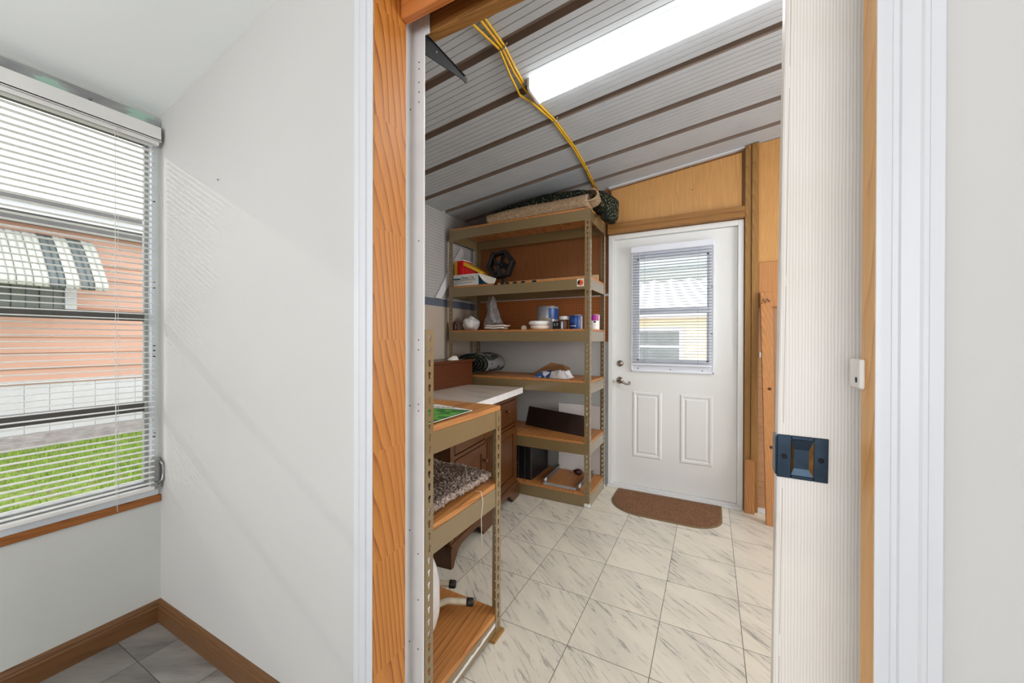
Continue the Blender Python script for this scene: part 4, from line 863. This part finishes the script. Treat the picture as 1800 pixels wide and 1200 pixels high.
# --- third shelf
T2 = TOP[2]
b1 = blob('plastic_bag', 'bag_white', (-1.882, 2.79, T2+0.055), (0.074, 0.07, 0.070), 0.20, 1.6, 'crumpled white plastic bag at the left end of the third shelf', 'bag', seed=1, flat_z=T2)
M = Matrix.Translation((-1.930, 2.707, T2+0.052)) @ Matrix.Rotation(PI/2, 4, 'X')
text_mesh('&1', 0.026, 0.0006, M).build('bag_print', 'print_dark', b1)
def cone_shape(p):
    t = (p.z+1)/2; k = 1.05-0.72*t+0.12*math.sin(t*9); return Vector((p.x*k-0.10*t*t+0.22*math.sin(t*5)*0.4, p.y*k, p.z))
b2 = blob('plastic_bag', 'bag_grey', (-1.700, 2.86, T2+0.145), (0.100, 0.080, 0.160), 0.26, 2.2, 'tall crumpled grey plastic bag twisted to a point on the third shelf', 'bag', seed=5, flat_z=T2, shape=cone_shape)
M = Matrix.Translation((-1.735, 2.766, T2+0.048)) @ Matrix.Rotation(PI/2, 4, 'X')
text_mesh('O', 0.045, 0.0006, M).build('bag_print', 'print_dark', b2)
tag(MB().lathe((-1.983, 2.690, T2+0.0004), [(0.022, 0), (0.024, 0.004), (0.024, 0.05), (0.014, 0.062), (0.012, 0.075), (0.004, 0.077)], 16).build('small_bottle', 'dark_red'), 'small dark red bottle beside the white plastic bag', 'bottle')
for k_, (w_, z_, lab) in enumerate(((0.175, 0.0, 'lower sheet of the flat white cloths beside the grey bag'), (0.185, 0.018, 'upper sheet of the flat white cloths beside the grey bag'))):
    m = MB(); m.grid(lambda u, v: (-1.665+w_*u+0.01*k_, 2.665+0.09*v, T2+0.016+z_+0.002*math.sin(u*9+v*4+k_)), 14, 8)
    tag(m.build('flat_cloth', 'cream_plastic' if k_ else 'bag_white', solid=0.013), lab, 'cloth')
tag(MB().lathe((-1.335, 2.74, T2+0.0125), [(0.018, 0.010), (0.022, 0.010), (0.0225, -0.010), (0.018, -0.010)], 20, 1).build('tape_roll', 'cream_plastic'), 'tiny roll of white tape standing on the third shelf', 'tape')
for z_, r_, mt, lab in ((0.0004, 0.078, 'cream_plastic', 'lower of the two round white tubs stacked before the big paint can'), (0.0335, 0.081, 'white_plastic', 'upper of the two round white tubs stacked before the big paint can')):
    lid = tag(MB().lathe((-1.190 if z_ < 0.01 else -1.200, 2.731, T2+z_), [(r_*0.86, 0), (r_*0.97, 0.006), (r_, 0.014), (r_, 0.022), (r_*0.95, 0.030), (r_*0.80, 0.033)], 32).build('round_tub', mt), lab, 'tub')
def can(name, x, y_, r, h, body, label, lab_mat=None, a0=0, a1=0, z=T2, stripe=None):
    c = tag(empty(name, (x, y_, z)), label, 'paint can')
    MB().lathe((x, y_, z+0.0004), [(r*0.98, 0), (r, 0.003), (r, h-0.004), (r*0.985, h-0.002)], 36).build('can_body', body, c)
    MB().lathe((x, y_, z+h-0.0015), [(r*1.015, -0.002), (r*1.025, 0.001), (r*1.015, 0.004), (r*0.93, 0.004), (r*0.91, 0.0005), (r*0.8, 0.0005)], 36).build('lid_rim', 'steel', c)
    if lab_mat:
        for mt, b0, b1, h0, h1 in lab_mat:
            m = MB(); m.grid(lambda u, v: (x+(r+0.0006)*math.cos(b0+(b1-b0)*u), y_+(r+0.0006)*math.sin(b0+(b1-b0)*u), z+h0+(h1-h0)*v), 16, 1); m.build('label_print', mt, c)
    return c
can('paint_can', -1.215, 2.945, 0.089, 0.196, 'silver', 'large silver and blue paint can at the back of the third shelf', [('blue', -1.1, 0.5, 0.09, 0.178), ('beige', -1.9, -0.9, 0.005, 0.10)])
can('paint_can', -0.921, 2.80, 0.050, 0.108, 'navy', 'small dark blue paint can on the third shelf beside the post', [('silver', -2.3, -1.3, 0.022, 0.030), ('silver', -0.5, 0.2, 0.004, 0.1), ('blue', -2.1, -1.1, 0.05, 0.085)])
can('paint_can', -0.806, 2.90, 0.040, 0.115, 'white_plastic', 'small white can with a magenta band behind the shelf post', [('magenta', -2.6, -0.4, 0.068, 0.112), ('black', -1.45, -1.0, 0.052, 0.066)])
jr = tag(empty('jar', (-1.012, 2.79, T2)), 'small brown jar with a white lid on the third shelf', 'jar')
MB().lathe((-1.012, 2.79, T2+0.0004), [(0.026, 0), (0.028, 0.004), (0.028, 0.066), (0.024, 0.074)], 24).build('glass_body', 'brown_glass', jr)
MB().lathe((-1.012, 2.79, T2+0.0745), [(0.036, 0), (0.038, 0.004), (0.038, 0.024), (0.034, 0.028), (0.01, 0.029)], 24).build('lid', 'white_plastic', jr)
bx = tag(empty('small_box', (-1.042, 2.715, T2)), 'small black box with white figures before the brown jar', 'box')
BX(((-1.072, 2.695, T2+0.0004), (-1.014, 2.735, T2+0.060))).build('box_body', 'black', bx, bevel=0.001)
M = Matrix.Translation((-1.062, 2.6945, T2+0.026)) @ Matrix.Rotation(PI/2, 4, 'X'); text_mesh('1 7', 0.026, 0.0004, M).build('lettering', 'white_plastic', bx)
tag(MB().lathe((-0.999, 2.70, T2+0.0004), [(0.009, 0), (0.010, 0.002), (0.010, 0.054), (0.006, 0.060)], 14).build('tube', 'silver'), 'thin grey tube between the black box and the blue can', 'tube')
# --- fourth shelf
T3 = TOP[3]
rr_ = tag(empty('rolled_rug', (-1.80, 2.86, T3)), 'dark patterned rug rolled in a spiral at the left end of the fourth shelf', 'rug')
m = MB(); nsp = 200; pts = []
def spiral(t):
    a = t*2*PI*4.0; r = 0.016+0.084*t; return (-1.80+r*1.50*math.cos(a+2.2), T3+0.092+r*0.80*math.sin(a+2.2))
for i in range(nsp+1):
    x, z = spiral(i/nsp); z = max(z, T3+0.011); x2, z2 = spiral(min(1, i/nsp+0.002))
    pts.append((x, z))
m.grid(lambda u, v: (pts[int(round(u*nsp))][0]+0.05*v, 2.665+0.22*v, pts[int(round(u*nsp))][1]), nsp, 6)
m.build('pile', 'rings_rug', rr_, solid=0.0085)
m = MB(); m.grid(lambda u, v: (-1.80+0.162*math.cos(-0.7+u*3.9)+0.05*(0.05+0.9*v), 2.680+0.20*v, max(T3+0.011, T3+0.092+0.0895*math.sin(-0.7+u*3.9))), 40, 6)
m.build('backing', 'grey_print_rug', rr_, solid=0.004)
bm_ = MB()
nu, nv = 46, 30
def tw(u, v):
    x = -1.225+0.275*u; y_ = 2.70+0.17*v+0.02*math.sin(u*6); e = min(u, 1-u, v*1.2, (1-v)*1.2)
    hgt = 0.058*min(1, e*7)*(0.6+0.4*u)
    return (x+0.02*noise.noise(Vector((u*4, v*4, 2))), y_+0.014*noise.noise(Vector((u*5, v*5, 8))), T3+0.0012+max(0.001, hgt+0.022*noise.noise(Vector((u*6, v*5, 4)))*min(1, e*8)+0.01*noise.noise(Vector((u*15, v*12, 1)))*min(1, e*8)))
bm_.grid(tw, nu, nv); s0 = len(bm_.v)
tag(bm_.build('towel', 'towel', solid=0.0016, mats=['grey_cloth'], fmat=lambda pl: 1 if pl.center.x-0.35*pl.center.y > 0.015 else 0), 'crumpled blue and white cloth on the fourth shelf', 'cloth')
m = MB(); m.add([(-1.36, 2.92, T3+0.001), (-1.03, 2.93, T3+0.001), (-1.05, 3.04, T3+0.060), (-1.12, 3.05, T3+0.085), (-1.23, 3.055, T3+0.098), (-1.30, 3.04, T3+0.055)], [(0, 1, 2, 3, 4, 5)])
tag(m.build('paper_bag', 'brown_paper', solid=0.002), 'flat brown paper bag propped behind the blue and white cloth', 'paper bag')
# --- fifth shelf
T4 = TOP[4]
m = MB().hexa([(-1.425, 2.955, T4+0.0005), (-0.845, 2.785, T4+0.0005), (-0.843, 2.793, T4+0.0005), (-1.423, 2.963, T4+0.0005), (-1.425, 3.03, T4+0.150), (-0.845, 2.84, T4+0.146), (-0.843, 2.848, T4+0.146), (-1.423, 3.028, T4+0.150)])
tag(m.build('smoked_panel', 'smoked', bevel=0.001), 'long dark smoked panel leaning at the back of the fifth shelf', 'panel')
wb = tag(BX(((-1.175, 3.104, 0.03), (-0.775, 3.118, 0.655))).build('white_board', 'white_plastic', bevel=0.001), 'white board standing behind the lower shelves of the tall unit', 'board')
# --- sixth shelf
T5 = TOP[5]
for i, x in enumerate((-1.385, -1.330, -1.275)):
    c = tag(empty('binder', (x, 2.88, T5)), ('black file binder against the cabinet, leftmost of three on the bottom shelf', 'middle black file binder of the three on the bottom shelf', 'black file binder facing the open bottom shelf, rightmost of three')[i], 'binder')
    BX(((x-0.026, 2.706, T5+0.0004), (x+0.024, 3.04, T5+0.262))).build('cover', 'black', c, bevel=0.002)
    BX(((x+0.0190, 2.7030, T5+0.006), (x+0.0235, 2.7057, T5+0.255))).build('spine_edge', 'steel', c)
    if i == 0:
        for dx in (-0.008, 0.008):
            for dz in (0.085, 0.118): MB().lathe((x+dx, 2.7055, T5+dz), [(0.0035, 0), (0.002, -0.002)], 8, 1).build('rivet', 'steel', c)
def slide(x0_, y0_, x1_, y1_, label):
    d = Vector((x1_-x0_, y1_-y0_, 0)); L = d.length; a = math.atan2(d.y, d.x)
    c = tag(empty('drawer_slide', (x0_, y0_, T5)), label, 'drawer slide', 'metal drawer slides on the bottom shelf')
    Mx = Matrix.Translation((x0_, y0_, T5+0.0004)) @ Matrix.Rotation(a, 4, 'Z')
    m = MB(); m.box((0, -0.003, 0), (L, 0.003, 0.042)); m.box((0, -0.009, 0), (L, 0.006, 0.004)); m.box((0, -0.009, 0.038), (L, 0.006, 0.042)); m.xf(Mx).build('rail', 'steel', c, bevel=0.0008)
    MB().cyl((0.02, -0.012, 0.026), (0.02, -0.003, 0.026), 0.015, 16).xf(Mx).build('roller', 'white_plastic', c)
slide(-1.140, 2.695, -1.150, 3.05, 'metal drawer slide nearer the black binders')
slide(-0.868, 2.690, -0.855, 3.04, 'metal drawer slide nearer the right shelf post')
tag(BX(((-1.135, 2.672, T5+0.0004), (-0.878, 2.690, T5+0.016))).build('metal_bar', 'galv', bevel=0.001), 'flat grey metal bar lying in front of the drawer slides', 'bar')
blob('caster', 'dark_red', (-0.965, 3.0, T5+0.024), (0.038, 0.022, 0.024), 0.25, 1.8, 'small dark red lump at the back of the bottom shelf', 'oddment', seed=9, flat_z=T5, sub=3)

# ================================================================== THINGS ON THE LOW SHELVES
U0, U1, U2 = QT
gb = tag(empty('seed_bag', (-0.93, 1.06, U0)), 'flat bag with a green lawn picture on the low top shelf', 'bag')
def bagz(u, v): return U0+0.006+0.004*math.sin(PI*min(1, max(0, u)))*math.sin(PI*v)**0.6
GA, GB, GC, GD = Vector((-0.789, 1.182, 0)), Vector((-0.780, 0.905, 0)), Vector((-1.06, 0.905, 0)), Vector((-1.00, 1.225, 0))
def bil(u, v): p = GA*(1-u)*(1-v)+GB*u*(1-v)+GC*u*v+GD*(1-u)*v; return p
m = MB(); m.grid(lambda u, v: tuple(bil(u, v)[:2])+(bagz(u, v),), 20, 20); m.build('film', 'card_white', gb, solid=0.0015)
m = MB(); m.grid(lambda u, v: tuple(bil(0.03+0.34*v+(0.96-0.34*v)*u, 0.004+0.98*v)[:2])+(bagz(0.03+0.34*v+(0.96-0.34*v)*u, 0.004+0.98*v)+0.0016,), 20, 16); m.build('lawn_picture', 'lawnprint', gb)
m = MB(); m.grid(lambda u, v: tuple(bil(0.12+0.10*u+0.010*v, 0.25+0.65*u)[:2])+(bagz(0.12+0.10*u+0.01*v, 0.25+0.65*u)+0.0030,), 16, 1); m.build('yellow_line', 'card_yellow', gb)
for k in range(5):
    m = MB(); m.grid(lambda u, v: tuple(bil(0.035+0.05*u+0.03*k, 0.40+0.085*k+0.05*v)[:2])+(bagz(0.035+0.05*u+0.03*k, 0.40+0.085*k+0.05*v)+0.0012,), 3, 3); m.build('printed_mark', 'print_green', gb)
sr = MB()
def shag(u, v):
    x = -1.195+0.395*u; y_ = 0.905+0.435*v
    fold = 0.034+0.012*(1-u)
    e = min(u, 1-u, v, 1-v)
    return (x+random.uniform(-.004, .004), y_+random.uniform(-.004, .004), U1+0.003+max(0.0, fold*min(1, e*45+0.45)+0.012*noise.noise(Vector((u*4, v*4, 0)))+random.uniform(-.006, .006)))
sr.grid(shag, 110, 110)
tag(sr.build('shag_rug', 'shag', solid=0.003), 'grey-brown shaggy rug folded on the middle low shelf', 'rug')
m = MB(); m.tube([(-0.795, 1.205, U1+0.006), (-0.772, 1.214, U1+0.004), (-0.7615, 1.212, U1-0.03), (-0.7610, 1.200, 0.54), (-0.762, 1.203, 0.48), (-0.7615, 1.206, 0.425)], 0.0011, 6)
tag(m.build('thread', 'wire'), 'long pale thread hanging from the rug on the middle low shelf', 'thread')
sn = tag(empty('folded_stool', (-0.98, 1.15, U2)), 'folded frame of cream tubes with two black rubber tips on the lowest shelf', 'stool')
blob('plastic_bag', 'bag_white', (-1.02, 1.085, U2+0.150), (0.128, 0.062, 0.160), 0.10, 2.2, 'white plastic bag on the lowest shelf just behind the near post', 'bag', seed=12, flat_z=U2, shape=lambda p: Vector([math.copysign(abs(c)**0.55, c) for c in p]))
for (pts_, tip) in (([(-1.10, 1.225, U2+0.10), (-1.03, 1.26, U2+0.085), (-0.975, 1.292, U2+0.078)], Vector((0.055, 0.032, -0.007)).normalized()),
                    ([(-1.000, 1.170, U2+0.022), (-0.975, 1.185, U2+0.050), (-0.935, 1.222, U2+0.062), (-0.865, 1.262, U2+0.056)], Vector((0.07, 0.04, -0.006)).normalized())):
    t_ = MB().tube([tuple(p) for p in lerp_path(pts_, 14)], 0.0125, 12).build('leg', 'cream_tube', sn)
    e = Vector(pts_[-1]); MB().lathe((0, 0, 0), [(0.0145, -0.004), (0.016, 0.002), (0.016, 0.020), (0.013, 0.025), (0.004, 0.026)], 18).xf(Matrix.Translation(e) @ tip.to_track_quat('Z', 'Y').to_matrix().to_4x4()).build('rubber_tip', 'black', t_)

# ================================================================== FLOOR THINGS
dm = tag(empty('doormat', (-0.29, 2.9, 0)), 'brown oblong doormat with rounded front corners before the exterior door', 'doormat')
def mat_outline(g):
    x0_, x1_, y0_, y1_ = -0.665+g, 0.070-g, 2.685+g, 3.112-g; pts = [(x0_, y1_), (x0_, 2.95)]
    R = 0.24-g
    for k in range(1, 13): a = PI+k/12*PI/2*0.93; pts.append((x0_+R+R*math.cos(a), y0_+R*0.95+R*0.95*math.sin(a)))
    for k in range(0, 12): a = 1.5*PI+0.07+k/12*PI/2*0.93; pts.append((x1_-R*0.8+R*0.8*math.cos(a), y0_+R*0.75+R*0.75*math.sin(a)))
    pts += [(x1_, 2.92), (x1_, y1_)]; return pts
MB().prism(mat_outline(0.0), 2, 0.0004, 0.007).build('binding', 'mat_edge', dm, bevel=0.002)
MB().prism(mat_outline(0.010), 2, 0.0071, 0.0105).build('pile', 'doormat', dm, bevel=0.001)
m = MB().hexa([(0.320, 2.945, 0.0), (0.371, 2.945, 0.0), (0.371, 2.985, 0.0), (0.320, 2.985, 0.0), (0.296, 3.105, 1.535), (0.364, 3.105, 1.535), (0.364, 3.145, 1.535), (0.296, 3.145, 1.535)])
ln = tag(m.build('wood_stud', 'stud', bevel=0.002), 'loose fir stud leaning on the blocking right of the exterior door', 'stud')
for x, z, y_ in ((0.345, 0.88, 3.0355), (0.352, 0.5, 2.9965)): MB().lathe((x, y_, z), [(0.010, 0.0), (0.010, -0.0012), (0.004, -0.0016)], 12, 1).build('knot', 'knot', ln)
m = MB()
for k in range(7): x = 0.305+0.007*k; z = 1.455+0.004*((k*5) % 7); m.cyl((x, 3.095, z), (x+0.004, 3.0925, z+0.012), 0.002, 5)
m.build('splinters', 'hole', ln)
tag(BX(((0.2075, 3.088, 0.0), (0.268, 3.126, 0.368))).build('wood_block', 'stud', bevel=0.003), 'short wood block standing at the foot of the brown studs', 'wood block')
tag(BX(((0.296, 3.155, 1.085), (0.318, 3.1675, 1.12))).build('clear_tag', 'bag_white', bevel=0.001), 'small translucent clip on the sheathing beside the leaning stud', 'clip')

# ================================================================== OUTSIDE: peach house beyond the near room window
HX = -7.4
hs = tag(empty('house', (HX-1, 1.5, -0.12)), 'peach neighbouring house with lap siding seen through the long blind', 'house')
m = MB(); z = 0.64
while z < 2.62:
    m.prism([(HX-0.05, z), (HX+0.022, z), (HX+0.022, z+0.006), (HX+0.004, z+0.195), (HX-0.05, z+0.195)], 1, -3.5, 4.5); z += 0.195
m.build('siding', 'siding', hs)
m = MB(); y_ = -3.5
while y_ < 4.5: m.box((HX-0.02, y_, 0.02), (HX+0.016, y_+0.196, 0.66)); y_ += 0.2
m.build('skirting', 'skirt', hs)
BX(((HX-0.03, -3.5, 0.655), (HX+0.035, 4.5, 0.685))).build('ledge', 'skirt', hs)
m = MB(); m.grid(lambda u, v: (HX+0.02+0.13*v, -3.5+8*u, -0.125+0.16*(1-v)**0.7+0.03*noise.noise(Vector((u*40, v*3, 0)))), 160, 6); m.build('concrete_footing', 'concrete', hs)
BX(((HX-0.05, -3.6, 2.60), (HX+0.20, 4.6, 2.76))).build('soffit', 'eave', hs)
BX(((HX+0.15, -3.6, 2.70), (HX+0.24, 4.6, 2.82))).build('fascia', 'skirt', hs)
MB().hexa([(HX-3, -3.7, 3.05), (HX+0.28, -3.7, 2.82), (HX+0.28, 4.7, 2.82), (HX-3, 4.7, 3.05), (HX-3, -3.7, 3.13), (HX+0.28, -3.7, 2.90), (HX+0.28, 4.7, 2.90), (HX-3, 4.7, 3.13)]).build('roof', 'eave', hs)
wf = BX(((HX+0.02, 0.0, 1.50), (HX+0.06, 1.72, 1.57)), ((HX+0.02, 1.62, 1.50), (HX+0.06, 1.72, 2.45)), ((HX+0.02, 0.0, 2.40), (HX+0.06, 1.72, 2.45))).build('window', 'skirt', hs)
m = MB()
for k in range(15): m.box((HX+0.024, 0.0+0.109*k, 1.57), (HX+0.034+0.012*(k % 2), 0.102+0.109*k, 2.40))
m.build('pane', 'far_glass', wf)
aw = MB(); awd = MB()
apr = [(0.03, 2.50), (0.10, 2.475), (0.22, 2.37), (0.36, 2.22), (0.48, 2.08), (0.56, 1.98), (0.61, 1.92), (0.635, 1.87), (0.64, 1.80)]
y_ = -1.2; k = 0
while y_ < 1.84:
    dark = any(abs(y_+0.03-c) < 0.058 for c in (1.45, 1.69))
    tgt = awd if dark else aw; up_ = 0.010 if k % 2 else 0.0
    def ap(u, v, y0_=y_):
        t = v*(len(apr)-1); a = min(int(t), len(apr)-2); f = t-a; return (HX+apr[a][0]*(1-f)+apr[a+1][0]*f+up_, y0_+0.057*u, apr[a][1]*(1-f)+apr[a+1][1]*f)
    tgt.grid(ap, 1, 16); y_ += 0.06; k += 1
a1 = aw.build('awning', 'awning', hs, solid=0.008); a1['label'] = 'white ribbed metal window awning'
awd.build('dark_stripes', 'awning_dark', a1, solid=0.009)
# lawn
lw = MB(); lw.grid(lambda u, v: (HX-0.2+5.3*u, -6+11*v, -0.13+0.02*noise.noise(Vector((u*9, v*14, 0)))), 60, 90)
lo = lw.build('lawn', 'lawn', org=(0, 0, 0), mats=['grass'])
rg = MB()
for i in range(15000):
    x = random.uniform(HX+0.2, -2.35); y_ = random.uniform(0.2, 2.6)
    h_ = random.uniform(0.03, 0.075); a = random.uniform(0, PI); dx, dy_ = 0.006*math.cos(a), 0.006*math.sin(a); lx, ly = random.uniform(-.02, .02), random.uniform(-.02, .02)
    if noise.noise(Vector((x*0.9, y_*0.9, 3))) < -0.22 and random.random() < 0.7: continue
    rg.add([(x-dx, y_-dy_, -0.14), (x+dx, y_+dy_, -0.14), (x+lx, y_+ly, -0.13+h_)], [(0, 1, 2)])
tag(lo, 'sunlit ground of the lawn between the two buildings', 'lawn', kind='structure')
tag(rg.build('grass', 'grass', org=(0, 0, 0)), 'short bright green grass growing outside the long blind', 'grass', kind='stuff')

# ================================================================== OUTSIDE the exterior door
struct(BX(((-14, 3.35, -0.2), (12, 14, -0.08))).build('ground', 'ground_pale', org=(0, 0, 0)), 'pale driveway outside the exterior door')
h2 = tag(empty('house', (-2.5, 9.5, -0.1)), 'cream neighbouring house seen through the exterior door window', 'house')
HY = 9.0
m = MB(); z = -0.1
while z < 1.65: m.prism([(HY, z), (HY-0.02, z), (HY-0.004, z+0.2), (HY, z+0.2)], 0, -9, 5); z += 0.2
m.box((-9, HY, -0.1), (5, HY+0.1, 1.7)); m.build('siding', 'cream_siding', h2)
for (x0_, x1_, z0_, z1_) in ((-1.62, -0.62, 0.75, 1.40), (0.02, 0.9, 0.35, 1.40), (-4.4, -3.2, 0.8, 1.5)):
    f_ = BX(((x0_-0.1, HY-0.05, z0_-0.1), (x1_+0.1, HY-0.021, z1_+0.1))).build('window', 'skirt', h2)
    BX(((x0_, HY-0.056, z0_), (x1_, HY-0.051, (z0_+z1_)/2-0.03)), ((x0_, HY-0.056, (z0_+z1_)/2+0.03), (x1_, HY-0.051, z1_))).build('pane', 'far_glass', f_)
BX(((-9.2, HY-0.3, 1.7), (5.2, HY+2.5, 1.85))).build('roof', 'skirt', h2)
cv = tag(empty('awning', (-0.6, 4.6, 2.1)), 'white scalloped awning outside the exterior door', 'awning')
m = MB(); n_ = 60
m.grid(lambda u, v: (-4.0+7*u, 4.5+1.0*v, 2.45-0.28*v+0.015*math.sin(u*7/0.15*2*PI*0.5)), 240, 2); m.build('roof_sheet', 'fibreglass', cv, solid=0.004)
m = MB(); m.grid(lambda u, v: (-4.0+7*u, 5.5, 2.192-v*(0.162+0.035*abs(math.sin(u*7/0.22*PI)))), 420, 1); m.build('scalloped_fringe', 'fibreglass', cv, solid=0.004)
for x in (-3.9, 2.9): MB().cyl((x, 5.45, -0.08), (x, 5.45, 2.17), 0.03, 10).build('post', 'skirt', cv)
